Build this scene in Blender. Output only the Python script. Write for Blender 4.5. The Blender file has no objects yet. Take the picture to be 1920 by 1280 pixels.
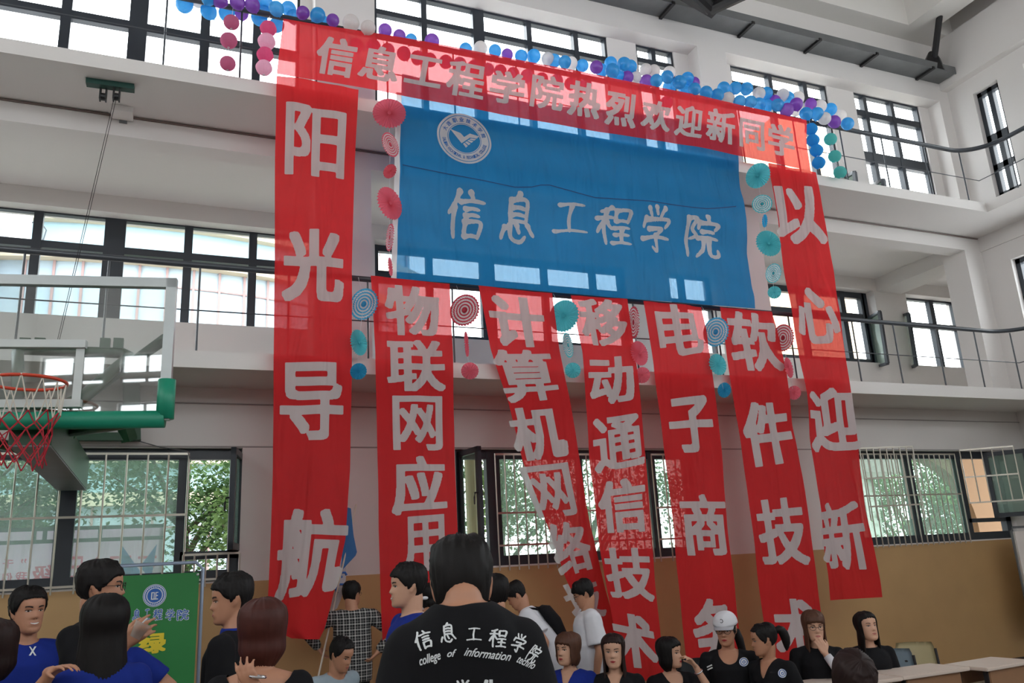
import bpy, bmesh, math, random
import numpy as np
from mathutils import Vector, Matrix, Euler, noise
from mathutils.bvhtree import BVHTree

scene = bpy.context.scene
COL = scene.collection
random.seed(7)
PI = math.pi

# ------------------------------------------------------------------ camera
ZC = 1.82                      # eye height of the photographer
FPX = 1540.07                  # focal length in pixels for a 1920 px frame
YAW, PITCH, ROLL = 0.406938, 0.265074, -0.0542920
def _cam_rows():
    cy, sy, cp, sp, cr, sr = math.cos(YAW), math.sin(YAW), math.cos(PITCH), math.sin(PITCH), math.cos(ROLL), math.sin(ROLL)
    fwd = Vector((sy*cp, cy*cp, sp)); right = Vector((cy, -sy, 0)); up = right.cross(fwd)
    return cr*right + sr*up, -sr*right + cr*up, fwd
RIGHT, UP, FWD = _cam_rows()
cam_data = bpy.data.cameras.new('camera')
cam_data.sensor_width = 36.0
cam_data.lens = FPX/1920*36.0
cam_data.clip_end = 300
cam = bpy.data.objects.new('camera', cam_data)
COL.objects.link(cam)
cam.matrix_world = Matrix(((RIGHT.x, UP.x, -FWD.x, 0), (RIGHT.y, UP.y, -FWD.y, 0), (RIGHT.z, UP.z, -FWD.z, ZC), (0, 0, 0, 1)))
scene.camera = cam

# ------------------------------------------------------------------ light and exposure
world = bpy.data.worlds.new('overcast_sky')
scene.world = world
world.use_nodes = True
_nt = world.node_tree
_bg = _nt.nodes['Background']
_bg.inputs[0].default_value = (0.93, 0.97, 1.0, 1)
_bg.inputs[1].default_value = 8.0
scene.view_settings.view_transform = 'Standard'
scene.view_settings.look = 'None'
scene.view_settings.gamma = 1
scene.view_settings.use_curve_mapping = False
scene.view_settings.exposure = 0.08
scene.cycles.max_bounces = 10
scene.cycles.diffuse_bounces = 5
scene.cycles.transparent_max_bounces = 24
scene.cycles.use_denoising = True

def portal(name, loc, rot, sx, sy):
    l = bpy.data.lights.new(name, 'AREA'); l.shape = 'RECTANGLE'; l.size = sx; l.size_y = sy
    l.cycles.is_portal = True
    o = bpy.data.objects.new(name, l); COL.objects.link(o); o.location = loc; o.rotation_euler = rot
    return o

# ------------------------------------------------------------------ pixel -> place helpers
def ray(x, y):
    return RIGHT*(x-960) + UP*(-(y-640)) + FWD*FPX
def onY(x, y, Y):
    d = ray(x, y); k = Y/d.y
    return Vector((d.x*k, Y, d.z*k+ZC))
def onX(x, y, X):
    d = ray(x, y); k = X/d.x
    return Vector((X, d.y*k, d.z*k+ZC))
def onZ(x, y, Z):
    d = ray(x, y); k = (Z-ZC)/d.z
    return Vector((d.x*k, d.y*k, Z))
def depth(p):
    return (Vector(p)-Vector((0, 0, ZC))).dot(FWD)

# ------------------------------------------------------------------ materials
def lin(c):
    out = []
    for v in c[:3]:
        v /= 255.0
        out.append(v/12.92 if v <= 0.04045 else ((v+0.055)/1.055)**2.4)
    return out
def mat(name, rgb, rough=0.6, metal=0.0, var=0.06, scale=6.0, bump=0.0, coat=0.0, spec=None):
    m = bpy.data.materials.new(name); m.use_nodes = True
    nt = m.node_tree; b = nt.nodes['Principled BSDF']
    c = lin(rgb)
    b.inputs['Roughness'].default_value = rough
    b.inputs['Metallic'].default_value = metal
    if coat: b.inputs['Coat Weight'].default_value = coat
    if spec is not None: b.inputs['Specular IOR Level'].default_value = spec
    tc = nt.nodes.new('ShaderNodeTexCoord')
    nz = nt.nodes.new('ShaderNodeTexNoise'); nz.inputs['Scale'].default_value = scale; nz.inputs['Detail'].default_value = 4
    nt.links.new(tc.outputs['Object'], nz.inputs['Vector'])
    mx = nt.nodes.new('ShaderNodeMix'); mx.data_type = 'RGBA'
    mx.inputs[6].default_value = (*[max(0, v*(1-var)) for v in c], 1)
    mx.inputs[7].default_value = (*[min(1, v*(1+var)) for v in c], 1)
    nt.links.new(nz.outputs['Fac'], mx.inputs[0])
    nt.links.new(mx.outputs[2], b.inputs['Base Color'])
    if bump:
        bp = nt.nodes.new('ShaderNodeBump'); bp.inputs['Strength'].default_value = bump; bp.inputs['Distance'].default_value = 0.01
        nt.links.new(nz.outputs['Fac'], bp.inputs['Height']); nt.links.new(bp.outputs[0], b.inputs['Normal'])
    return m
def cloth_mat(name, rgb, trans=0.35, see=0.12, weave=True):
    """thin woven cloth: diffuse + light passing through + a little straight see-through"""
    m = bpy.data.materials.new(name); m.use_nodes = True
    nt = m.node_tree; nt.nodes.clear()
    out = nt.nodes.new('ShaderNodeOutputMaterial')
    c = (*lin(rgb), 1)
    tc = nt.nodes.new('ShaderNodeTexCoord')
    nz = nt.nodes.new('ShaderNodeTexNoise'); nz.inputs['Scale'].default_value = 2.2; nz.inputs['Detail'].default_value = 5
    nt.links.new(tc.outputs['Object'], nz.inputs['Vector'])
    mx = nt.nodes.new('ShaderNodeMix'); mx.data_type = 'RGBA'
    mx.inputs[6].default_value = (*[v*0.88 for v in c[:3]], 1); mx.inputs[7].default_value = (*[min(1, v*1.1) for v in c[:3]], 1)
    nt.links.new(nz.outputs['Fac'], mx.inputs[0])
    d = nt.nodes.new('ShaderNodeBsdfDiffuse'); t = nt.nodes.new('ShaderNodeBsdfTranslucent'); tr = nt.nodes.new('ShaderNodeBsdfTransparent')
    nt.links.new(mx.outputs[2], d.inputs[0]); nt.links.new(mx.outputs[2], t.inputs[0])
    tr.inputs[0].default_value = (*[0.35+0.65*v**0.5 for v in c[:3]], 1)
    # soft hanging folds, running down and slightly across
    mp = nt.nodes.new('ShaderNodeMapping'); mp.inputs['Rotation'].default_value = (0, .32, 0); mp.inputs['Scale'].default_value = (3.4, 1, .55)
    nt.links.new(tc.outputs['Object'], mp.inputs[0])
    fz = nt.nodes.new('ShaderNodeTexNoise'); fz.inputs['Scale'].default_value = 1.1; fz.inputs['Detail'].default_value = 2; fz.inputs['Roughness'].default_value = .6; fz.inputs['Distortion'].default_value = .8
    nt.links.new(mp.outputs[0], fz.inputs['Vector'])
    bp = nt.nodes.new('ShaderNodeBump'); bp.inputs['Strength'].default_value = .85; bp.inputs['Distance'].default_value = .10
    nt.links.new(fz.outputs['Fac'], bp.inputs['Height']); nt.links.new(bp.outputs[0], d.inputs['Normal']); nt.links.new(bp.outputs[0], t.inputs['Normal'])
    m1 = nt.nodes.new('ShaderNodeMixShader'); m1.inputs[0].default_value = trans
    nt.links.new(d.outputs[0], m1.inputs[1]); nt.links.new(t.outputs[0], m1.inputs[2])
    m2 = nt.nodes.new('ShaderNodeMixShader'); m2.inputs[0].default_value = see
    nt.links.new(m1.outputs[0], m2.inputs[1]); nt.links.new(tr.outputs[0], m2.inputs[2])
    nt.links.new(m2.outputs[0], out.inputs[0])
    return m
def glass_mat(name, tint=(0.95, 0.96, 0.96), haze=0.0, gloss=0.06, hazecol=(200, 215, 210)):
    m = bpy.data.materials.new(name); m.use_nodes = True
    nt = m.node_tree; nt.nodes.clear()
    out = nt.nodes.new('ShaderNodeOutputMaterial')
    tr = nt.nodes.new('ShaderNodeBsdfTransparent'); tr.inputs[0].default_value = (*tint, 1)
    g = nt.nodes.new('ShaderNodeBsdfGlossy'); g.inputs['Roughness'].default_value = 0.02
    m1 = nt.nodes.new('ShaderNodeMixShader'); m1.inputs[0].default_value = gloss
    nt.links.new(tr.outputs[0], m1.inputs[1]); nt.links.new(g.outputs[0], m1.inputs[2])
    last = m1
    if haze:
        t = nt.nodes.new('ShaderNodeBsdfTranslucent'); t.inputs[0].default_value = (*lin(hazecol), 1)
        m2 = nt.nodes.new('ShaderNodeMixShader'); m2.inputs[0].default_value = haze
        nt.links.new(m1.outputs[0], m2.inputs[1]); nt.links.new(t.outputs[0], m2.inputs[2]); last = m2
    nt.links.new(last.outputs[0], out.inputs[0])
    return m

M = {}
M['wall'] = mat('white_wall_paint', (220, 216, 213), 0.75, var=0.03, scale=1.2)
M['ceil'] = mat('white_ceiling_paint', (224, 221, 216), 0.8, var=0.03, scale=0.8)
M['ochre'] = mat('ochre_wainscot_paint', (188, 152, 104), 0.55, var=0.10, scale=2.5, bump=0.05)
M['floor'] = mat('grey_sports_floor', (120, 112, 100), 0.45, var=0.1, scale=2)
M['frame'] = mat('dark_window_frame', (44, 50, 58), 0.4, var=0.04)
M['rail'] = mat('dark_painted_rail', (58, 63, 70), 0.35, var=0.05)
M['steel'] = mat('brushed_steel_bar', (190, 184, 172), 0.3, 0.75, var=0.05)
M['galv'] = mat('galvanised_sheet', (112, 114, 115), 0.5, 0.3, var=0.25, scale=3)
M['black'] = mat('black_steel', (26, 25, 27), 0.5)
M['glass'] = glass_mat('clear_window_glass')
M['dusty'] = glass_mat('dusty_window_glass', (0.68, 0.77, 0.73), haze=0.19, gloss=0.05, hazecol=(176, 200, 190))

# ------------------------------------------------------------------ object helpers
def link(name, bm, m=None, parent=None, smooth=False, recalc=True):
    if recalc: bmesh.ops.recalc_face_normals(bm, faces=bm.faces)
    me = bpy.data.meshes.new(name); bm.to_mesh(me); bm.free()
    if m is not None:
        for x in (m if isinstance(m, (list, tuple)) else [m]): me.materials.append(x)
    if smooth: me.polygons.foreach_set('use_smooth', [True]*len(me.polygons))
    o = bpy.data.objects.new(name, me); COL.objects.link(o)
    if parent: o.parent = parent
    return o
def empty(name, loc=(0, 0, 0), rz=0.0, parent=None):
    o = bpy.data.objects.new(name, None); COL.objects.link(o)
    o.location = loc; o.rotation_euler = (0, 0, rz); o.empty_display_size = 0.1
    if parent: o.parent = parent
    return o
def tag(o, label, cat, group=None, kind=None):
    o['label'] = label; o['category'] = cat
    if group: o['group'] = group
    if kind: o['kind'] = kind
    return o
def struct(o, label, cat):
    return tag(o, label, cat, kind='structure')
def box(bm, x0, x1, y0, y1, z0, z1, mi=0):
    vs = [bm.verts.new((x, y, z)) for z in (z0, z1) for y in (y0, y1) for x in (x0, x1)]
    for f in ((0, 1, 3, 2), (4, 6, 7, 5), (0, 4, 5, 1), (2, 3, 7, 6), (0, 2, 6, 4), (1, 5, 7, 3)):
        bm.faces.new([vs[i] for i in f]).material_index = mi
    return vs
def frame_of(d):
    d = d.normalized()
    a = Vector((0, 0, 1)) if abs(d.z) < 0.9 else Vector((1, 0, 0))
    u = d.cross(a).normalized(); v = u.cross(d)
    return u, v
def tube(bm, pts, r, n=10, caps=True, mi=0):
    """round tube along a list of points; r is one radius or one per point"""
    pts = [Vector(p) for p in pts]
    rs = r if isinstance(r, (list, tuple)) else [r]*len(pts)
    rings = []
    for i, p in enumerate(pts):
        a = pts[max(0, i-1)]; b = pts[min(len(pts)-1, i+1)]
        u, v = frame_of(b-a)
        rings.append([bm.verts.new(p+(u*math.cos(2*PI*k/n)+v*math.sin(2*PI*k/n))*rs[i]) for k in range(n)])
    for a, b in zip(rings, rings[1:]):
        for k in range(n):
            bm.faces.new((a[k], a[(k+1) % n], b[(k+1) % n], b[k])).material_index = mi
    if caps:
        bm.faces.new(rings[0][::-1]).material_index = mi; bm.faces.new(rings[-1]).material_index = mi
def bar(bm, a, b, w, h, mi=0, up=(0, 0, 1)):
    """square bar between two points"""
    a = Vector(a); b = Vector(b); d = (b-a).normalized()
    u = d.cross(Vector(up))
    if u.length < 1e-4: u = d.cross(Vector((0, 1, 0)))
    u.normalize(); v = u.cross(d)
    vs = [bm.verts.new(p+u*sx*w/2+v*sy*h/2) for p in (a, b) for sx, sy in ((-1, -1), (1, -1), (1, 1), (-1, 1))]
    for f in ((0, 1, 2, 3), (7, 6, 5, 4), (0, 4, 5, 1), (1, 5, 6, 2), (2, 6, 7, 3), (3, 7, 4, 0)):
        bm.faces.new([vs[i] for i in f]).material_index = mi
def ball(bm, c, r, nu=16, nv=10, sc=(1, 1, 1), mi=0):
    c = Vector(c); rows = []
    for j in range(nv+1):
        t = PI*j/nv
        if j in (0, nv): rows.append([bm.verts.new(c+Vector((0, 0, r*sc[2]*math.cos(t))))]); continue
        rows.append([bm.verts.new(c+Vector((r*sc[0]*math.sin(t)*math.cos(2*PI*i/nu), r*sc[1]*math.sin(t)*math.sin(2*PI*i/nu), r*sc[2]*math.cos(t)))) for i in range(nu)])
    for a, b in zip(rows, rows[1:]):
        for i in range(nu):
            k = (i+1) % nu
            if len(a) == 1: f = bm.faces.new((a[0], b[i], b[k]))
            elif len(b) == 1: f = bm.faces.new((a[i], b[0], a[k]))
            else: f = bm.faces.new((a[i], b[i], b[k], a[k]))
            f.material_index = mi
def NB(): return bmesh.new()

# ------------------------------------------------------------------ the hall
YB, YW, Y2 = 8.3, 9.2, 11.4          # balcony edge, lower wall face, gallery window wall
XB, XW = 12.07, 13.0                 # same for the right side
S1B, S1T = ZC+.2415*YB, ZC+.262*YB   # first balcony slab bottom / top
S2B, S2T = ZC+.6145*YB, ZC+.634*YB   # second balcony slab
BEAM = ZC+.5265*YW
SILL, HEAD = ZC, ZC+.1475*YW
XL, YR = -9.0, -9.0                  # left and rear walls, out of view
TOP = ZC+.973*YW

def holed(bm, axis, p0, p1, ar, zr, holes):
    """wall slab between p0 and p1 on its axis with rectangular openings"""
    xs = sorted(set([ar[0], ar[1]]+[min(max(h[i], ar[0]), ar[1]) for h in holes for i in (0, 1)]))
    zs = sorted(set([zr[0], zr[1]]+[min(max(h[i], zr[0]), zr[1]) for h in holes for i in (2, 3)]))
    for x0, x1 in zip(xs, xs[1:]):
        run = None
        for z0, z1 in zip(zs, zs[1:]):
            cx, cz = (x0+x1)/2, (z0+z1)/2
            solid = not any(h[0] < cx < h[1] and h[2] < cz < h[3] for h in holes)
            if solid: run = (run[0], z1) if run else (z0, z1)
            if (not solid or z1 == zs[-1]) and run:
                if axis == 'y': box(bm, x0, x1, p0, p1, run[0], run[1])
                else: box(bm, p0, p1, x0, x1, run[0], run[1])
                run = None

def X(px, py, Y): return onY(px, py, Y).x
def Z(px, py, Y): return onY(px, py, Y).z

bm = NB(); box(bm, XL-.3, XW+.3, YR-.3, YW+.3, -.2, 0)
struct(link('floor', bm, M['floor']), 'grey hall floor', 'floor')

# lower wall with three barred windows
LW = [(-5.0, X(455, 839, YW)), (X(853, 845, YW), X(1300, 845, YW)), (X(1592, 845, YW), X(1877, 843, YW))]
bm = NB(); holed(bm, 'y', YW, YW+.26, (XL, XW+.3), (SILL-.02, S1B), [(a, b, SILL, HEAD) for a, b in LW])
struct(link('wall_back', bm, M['wall']), 'white back wall above the ochre wainscot', 'wall')
bm = NB(); box(bm, XL, XW, YW-.006, YW+.26, 0, SILL-.02)
struct(link('trim_1', bm, M['ochre']), 'ochre painted lower half of the back wall', 'wainscot')
bm = NB(); box(bm, XL, XW, YW-.016, YW-.006, 0, .10)
struct(link('baseboard_back', bm, mat('dark_skirting', (70, 58, 48), .6)), 'dark skirting at the foot of the ochre wall', 'baseboard')
bm = NB(); box(bm, XL, XW, YW-.004, YW+.002, HEAD+.005, HEAD+.02)
struct(link('trim_2', bm, mat('groove_grey', (150, 146, 143), .8)), 'thin groove line over the lower windows', 'groove')
bm = NB(); tube(bm, [(XL, YW-.015, ZC+.199*YW), (XW, YW-.015, ZC+.199*YW)], .008, 6)
struct(link('trim_3', bm, mat('grey_conduit', (160, 155, 152), .5)), 'thin conduit along the wall under the first balcony', 'conduit')

# balcony slabs (L shaped, back and right side)
def slab(name, z0, z1, label):
    bm = NB(); box(bm, XL, XB, YB, Y2+.6, z0, z1); box(bm, XB, XW+.3, YR, YB, z0, z1); box(bm, XB, XW+3, YB, Y2+.6, z0, z1)
    bmesh.ops.remove_doubles(bm, verts=bm.verts, dist=1e-5)
    struct(link(name, bm, M['wall']), label, 'balcony slab')
slab('balcony_slab', S1B, S1T, 'white first floor balcony slab running along the back wall')
slab('balcony_slab', S2B, S2T, 'white second floor balcony slab above the blue banner')

# gallery level: beam, columns, window wall
bm = NB(); box(bm, XL, XW, YW, YW+.3, BEAM, S2B)
struct(link('beam', bm, M['wall']), 'white beam under the second floor balcony', 'beam')
bm = NB(); tube(bm, [(XL, YW-.012, S2B-.02), (XW-.05, YW-.012, S2B-.02)], .012, 6)
struct(link('trim_4', bm, mat('brown_conduit', (112, 96, 90), .5)), 'brown conduit along the beam top', 'conduit')
COLS = [(X(590, 470, YW), X(697, 470, YW)), (X(1388, 480, YW), X(1432, 480, YW)), (12.58, XW+.2)]
for i, (a, b) in enumerate(COLS):
    bm = NB(); box(bm, a, b, YW, YW+.45, S1T, BEAM)
    struct(link('column', bm, M['wall']), ('white column beside the left red vertical banner', 'white column between the blue banner and the right red banner', 'white corner column of the gallery')[i], 'column')
G = [(-6.0, X(640, 600, Y2+.2)), (X(697, 470, Y2+.2), X(1170, 530, Y2+.2)), (X(1243, 530, Y2+.2), X(1330, 530, Y2+.2)), (X(1428, 600, Y2+.2), X(1632, 600, Y2+.2)), (X(1683, 558, Y2+.2), X(1789, 569, Y2+.2))]
GZ0, GZ1 = ZC+.2905*(Y2+.2), ZC+.4185*(Y2+.2)
bm = NB(); holed(bm, 'y', Y2, Y2+.4, (XL, XW+3), (S1T, S2B), [(a, b, GZ0, GZ1) for a, b in G])
struct(link('wall_back_gallery', bm, M['wall']), 'white gallery window wall behind the banners', 'wall')
for x, w in ((COLS[1][0], .3), (12.83, .65)):
    bm = NB(); box(bm, x, x+w, YW+.3, Y2, S2B-.26, S2B)
    struct(link('beam', bm, M['wall']), 'white cross beam of the gallery ceiling near the %s' % ('middle column' if x < 9 else 'right corner'), 'beam')
bm = NB(); box(bm, 15.35, 15.6, YW+.4, Y2+.4, S1T, S2B); box(bm, XW+.2, 15.6, YW+.05, YW+.4, S1T, S2B)  # added to stop sky light leaking into the open gallery end
struct(link('wall_gallery_closure', bm, M['wall']), 'white end wall added to close the gallery past the corner column', 'wall')

# second floor wall
U3 = [(-6.0, X(562, 60, YW+.28), 1.0), (X(702, 60, YW+.28), X(1140, 110, YW+.28), 1), (X(1193, 110, YW+.28), X(1262, 110, YW+.28), 1), (X(1368, 130, YW+.28), X(1549, 170, YW+.28), 1), (X(1601, 190, YW+.28), X(1727, 230, YW+.28), 1)]
UZ0, UZ1 = 7.55, ZC+.8455*YW
bm = NB()
recess = [(-6.3, U3[0][1]+.15), (U3[1][0]-.1, X(1306, 82, YW)), (X(1360, 98, YW), XW-.25)]
holed(bm, 'y', YW, YW+.26, (XL, XW+.3), (S2T, TOP), [(a, b, S2T-.1, UZ1) for a, b in recess])
holed(bm, 'y', YW+.26, YW+.42, (XL, XW+.3), (S2T, TOP), [(a, b, UZ0, ZC+.8215*(YW+.28)) for a, b, _ in U3])
struct(link('wall_back_upper', bm, M['wall']), 'white upper wall with window recesses behind the balloons', 'wall')
UH = ZC+.8215*(YW+.28)

# right wall
RY3 = (onX(1824, 176, XW).y, onX(1869, 150, XW).y); RY2 = onX(1908, 545, XW).y
RY3b = onX(1917, 118, XW).y
bm = NB()
r3 = [(RY3[1], RY3[0], 7.5, onX(1824, 176, XW).z), (RY3b-2.6, RY3b, 7.5, onX(1824, 176, XW).z), (-6, RY3b-3.2, 7.5, onX(1824, 176, XW).z)]
r2 = [(RY2-3.2, RY2, 5.0, 6.35), (-6, RY2-4.2, 5.0, 6.35)]
holed(bm, 'x', XW, XW+.3, (YR, YW+.4), (0, 12.2), r3+r2)
struct(link('wall_right', bm, M['wall']), 'white right side wall at the corner', 'wall')
bm = NB(); box(bm, XW-.03, XW, YR, YW, BEAM, S2B); box(bm, XW-.17, XW, YR, YW, TOP-.95, TOP)
struct(link('beam', bm, M['wall']), 'white beam along the right side wall', 'beam')

# left and rear walls, roof (out of view, they shape the light)
bm = NB(); holed(bm, 'x', XL-.3, XL, (YR, Y2+.4), (0, 12.2), [(-7, -1, 7.8, 9.4), (0, 6.5, 7.8, 9.4)])
struct(link('wall_left', bm, M['wall']), 'white left side wall of the hall', 'wall')
REAR = [(a, b, c, d) for a, b in ((-8.8, -7.2), (-6.8, -5.5), (-4.6, -.9), (.1, 3.9), (5, 9), (9.8, 12.5)) for c, d in ((5.75, 6.3), (6.84, 6.98), (7.1, 7.6), (8.4, 9.6)) if d < 8 or a > -5]  # topmost row is added to keep the hall lit
bm = NB(); holed(bm, 'y', YR-.3, YR, (XL, XW+.3), (0, 12.2), REAR)
struct(link('wall_front', bm, M['wall']), 'white wall of the hall behind the photographer', 'wall')
def grid_window(name, axis, p, rect, nx, nz, label):
    x0, x1, z0, z1 = rect
    bm = NB(); t = .03
    for i in range(nx+1):
        x = x0+(x1-x0)*i/nx
        (box(bm, x-t, x+t, p-.03, p+.03, z0, z1) if axis == 'y' else box(bm, p-.03, p+.03, x-t, x+t, z0, z1))
    for k in range(nz+1):
        z = z0+(z1-z0)*k/nz
        (box(bm, x0, x1, p-.03, p+.03, z-t, z+t) if axis == 'y' else box(bm, p-.03, p+.03, x0, x1, z-t, z+t))
    struct(link(name, bm, M['frame']), label, 'window')['group'] = 'windows behind the photographer'
for k, r in enumerate(REAR):
    grid_window('window_%d' % (40+k), 'y', YR-.15, r, max(2, int((r[1]-r[0])/.6)), 1, 'window in the unseen wall behind the photographer')

bm = NB(); box(bm, XL-.3, XW+.3, YR-.3, YW+.4, 12.0, 12.25)
box(bm, XL, XW, YW-.35, YW+.4, TOP, 12.0)
ctl = onZ(1700, 50, TOP)
box(bm, ctl.x, ctl.x+.55, YR, YW-.35, TOP+.0, 12.0)
for y in (5.4, 2.0, -1.6): box(bm, XL, XW, y, y+.35, TOP+.15, 12.0)
for x in (7.0, 1.7, -3.6): box(bm, x, x+.35, YR, YW-.35, TOP+.15, 12.0)
struct(link('ceiling', bm, M['ceil']), 'white beamed ceiling of the hall', 'ceiling')

# daylight portals just outside the openings
portal('portal_back_upper', (3.3, YW+.6, 8.6), (PI/2, 0, PI), 19, 2.6)
portal('portal_back_gallery', (3.5, Y2+.55, 5.9), (PI/2, 0, PI), 20, 1.9)
portal('portal_back_lower', (3.6, YW+.5, 2.5), (PI/2, 0, PI), 18, 1.6)
portal('portal_right', (XW+.45, 1.0, 7.2), (PI/2, 0, PI/2), 16, 5.4)
portal('portal_left', (XL-.45, -.2, 6.9), (PI/2, 0, -PI/2), 14, 5.6)
portal('portal_rear', (2.7, YR-.45, 7.0), (PI/2, 0, 0), 18, 5.6)
for o in list(COL.objects):
    if o.type == 'LIGHT':      # portals face into the hall
        pass

# ------------------------------------------------------------------ windows of the photo
def window(name, Y, x0, x1, z0, z1, vbars, hbars, label, t=.018, glass=None, skip=None, dep=.05):
    """frame with vertical bars (x, half width) and horizontal bars (z, half height), panes behind"""
    root = empty(name, (x0, Y, z0)); struct(root, label, 'window')
    bm = NB()
    for x, w in [(x0+t, t), (x1-t, t)]+vbars: box(bm, x-w-x0, x+w-x0, -dep, dep, 0, z1-z0)
    for z, h in [(z0+t, t), (z1-t, t)]+hbars: box(bm, 0, x1-x0, -dep*.9, dep*.9, z-h-z0, z+h-z0)
    link('window_frame', bm, M['frame'], root)
    xs = [x0]+sorted(v[0] for v in vbars)+[x1]
    bm = NB()
    for i, (a, b) in enumerate(zip(xs, xs[1:])):
        if skip and i in skip: continue
        box(bm, a-x0, b-x0, -.004, .004, 0, z1-z0)
    link('window_pane', bm, glass or M['glass'], root)
    return root
YU = YW+.34
def VX(*pxs, Y=YU): return [(X(px, py, Y), hw) for px, py, hw in pxs]
zbarL = ZC+.680*YU
window('window_1', YU, -6, U3[0][1], UZ0, UH, [(-3.2, .04), (-5, .04)]+VX((122, 60, .055), (257, 80, .10), (383, 90, .055), (480, 110, .05)), [(zbarL, .055)], 'upper window at the far left above the second balcony')
window('window_2', YU, U3[1][0], U3[1][1], UZ0, UH, VX((793, 30, .04), (895, 50, .085), (990, 70, .04), (1078, 90, .04)), [(ZC+.7765*YU, .04)], 'upper window behind the red top banner, left of the middle pier')
window('window_3', YU, U3[2][0], U3[2][1], UZ0, UH, VX((1222, 105, .04)), [(Z(1222, 120, YU), .04)], 'narrow upper window left of the pier')
window('window_4', YU, U3[3][0], U3[3][1], UZ0, UH, VX((1440, 150, .04), (1507, 175, .045)), [(Z(1440, 172, YU), .04)], 'upper window right of the pier behind the balloons')
window('window_5', YU, U3[4][0], U3[4][1], UZ0, UH, VX((1619, 200, .04), (1670, 210, .04)), [(Z(1660, 224, YU), .06), (Z(1680, 306, YU), .10)], 'upper window near the right corner')
YG = Y2+.25
window('window_6', YG, G[0][0], G[0][1], GZ0, GZ1, VX((64, 500, .055), (-75, 500, .05), (211, 505, .13), (350, 516, .055), (472, 526, .055), Y=YG), [(Z(210, 470, YG), .05)], 'gallery window at left behind the railing', t=.012)
window('window_7', YG, G[1][0], G[1][1], GZ0, GZ1, VX((804, 500, .05), (912, 500, .12), (1019, 510, .05), (1110, 520, .05), Y=YG), [(Z(900, 535, YG), .09)], 'gallery window behind the blue banner', t=.05)
window('window_8', YG, G[2][0], G[2][1], GZ0, GZ1, VX((1276, 530, .05), Y=YG), [(Z(1280, 570, YG), .08)], 'narrow gallery window behind the banner corner')
window('window_9', YG, G[3][0], G[3][1], GZ0, GZ1, VX((1577, 570, .06), (1616, 580, .05), (1500, 560, .05), Y=YG), [(Z(1590, 594, YG), .07)], 'gallery window right of the right red banner', t=.06)
window('window_10', YG, G[4][0], G[4][1], GZ0, GZ1, VX((1694, 570, .05), (1744, 580, .06), Y=YG), [(Z(1745, 612, YG), .05)], 'gallery window nearest the corner column', t=.02)
# side wall windows
def side_window(name, y0, y1, z0, z1, ybars, zbars, label):
    root = empty(name, (XW+.15, y0, z0)); struct(root, label, 'window')
    bm = NB()
    for y, w in [(y0+.04, .04), (y1-.04, .04)]+ybars: box(bm, -.05, .05, y-w-y0, y+w-y0, 0, z1-z0)
    for z, h in [(z0+.04, .04), (z1-.04, .04)]+zbars: box(bm, -.05, .05, 0, y1-y0, z-h-z0, z+h-z0)
    link('window_frame', bm, M['frame'], root)
    bm = NB(); box(bm, -.004, .004, 0, y1-y0, 0, z1-z0); link('window_pane', bm, M['glass'], root)
for i, r in enumerate(r3):
    n = max(1, int((r[1]-r[0])/.6)); yb = [(r[0]+(r[1]-r[0])*k/(n+1) if i else (r[0]+r[1])/2, .045) for k in range(1, n+1)]
    side_window('window_%d' % (11+i), r[0], r[1], r[2], r[3], yb, [(onX(1860, 256, XW).z, .09), (onX(1875, 305, XW).z, .05)], ('side wall window nearest the corner, upper level', 'second side wall window from the corner, upper level', 'far side wall window, upper level')[i])
for i, r in enumerate(r2):
    side_window('window_%d' % (14+i), r[0], r[1], r[2], r[3], [(r[0]+(r[1]-r[0])*k/4, .05) for k in (1, 2, 3)], [(r[3]-.7, .05)], ('side wall gallery window at the right frame edge', 'far side wall gallery window')[i])

# lower barred windows, with casements standing open into the hall
YL = YW+.13
def sash(parent, hinge, width, z0, z1, ang, org, handle_side=1):
    """a casement leaf hinged at a point, turned by ang (deg) from the wall line"""
    d = Vector((math.cos(math.radians(ang)), math.sin(math.radians(ang)), 0)); n = Vector((-d.y, d.x, 0))
    bm = NB(); a = Vector((hinge[0], hinge[1], 0))-Vector(org)
    def P(s, z): return a+d*s+Vector((0, 0, z))
    w = .065
    bar(bm, P(w/2, z0), P(w/2, z1), w, .05, up=n); bar(bm, P(width-w/2, z0), P(width-w/2, z1), w, .05, up=n)
    bar(bm, P(0, z0+w/2), P(width, z0+w/2), .05, w); bar(bm, P(0, z1-w/2), P(width, z1-w/2), .05, w)
    o = link('casement', bm, M['frame'], parent)
    bm = NB(); bar(bm, P(width/2, z0+w), P(width/2, z1-w), width-2*w, .006, up=n)
    link('casement_pane', bm, M['dusty'], o)
    bm = NB(); q = P(width-.03, (z0+z1)/2); s = n*handle_side
    tube(bm, [q+s*.02, q+s*.06, q+s*.07+Vector((0, 0, -.05)), q+s*.07+Vector((0, 0, -.13))], [.012, .012, .011, .009], 8)
    link('handle', bm, M['black'], o)
def grille(name, x0, x1, z0, z1, n, zs, label, y=YW-.05, root=None, ang=0):
    root = empty(name, (x0, y, z0), ang); tag(root, label, 'window grille', 'steel grilles over the lower windows')
    bm = NB(); w = x1-x0
    for k in range(n+1):
        x = w*k/n; tube(bm, [(x, 0, 0), (x, 0, z1-z0)], .0095, 8)
    link('bars', bm, M['steel'], root)
    bm = NB()
    for z in zs:
        bm = NB(); bar(bm, (0, 0, z-z0), (w, 0, z-z0), .016, .022); link('rail', bm, M['steel'], root)
    return root
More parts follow.
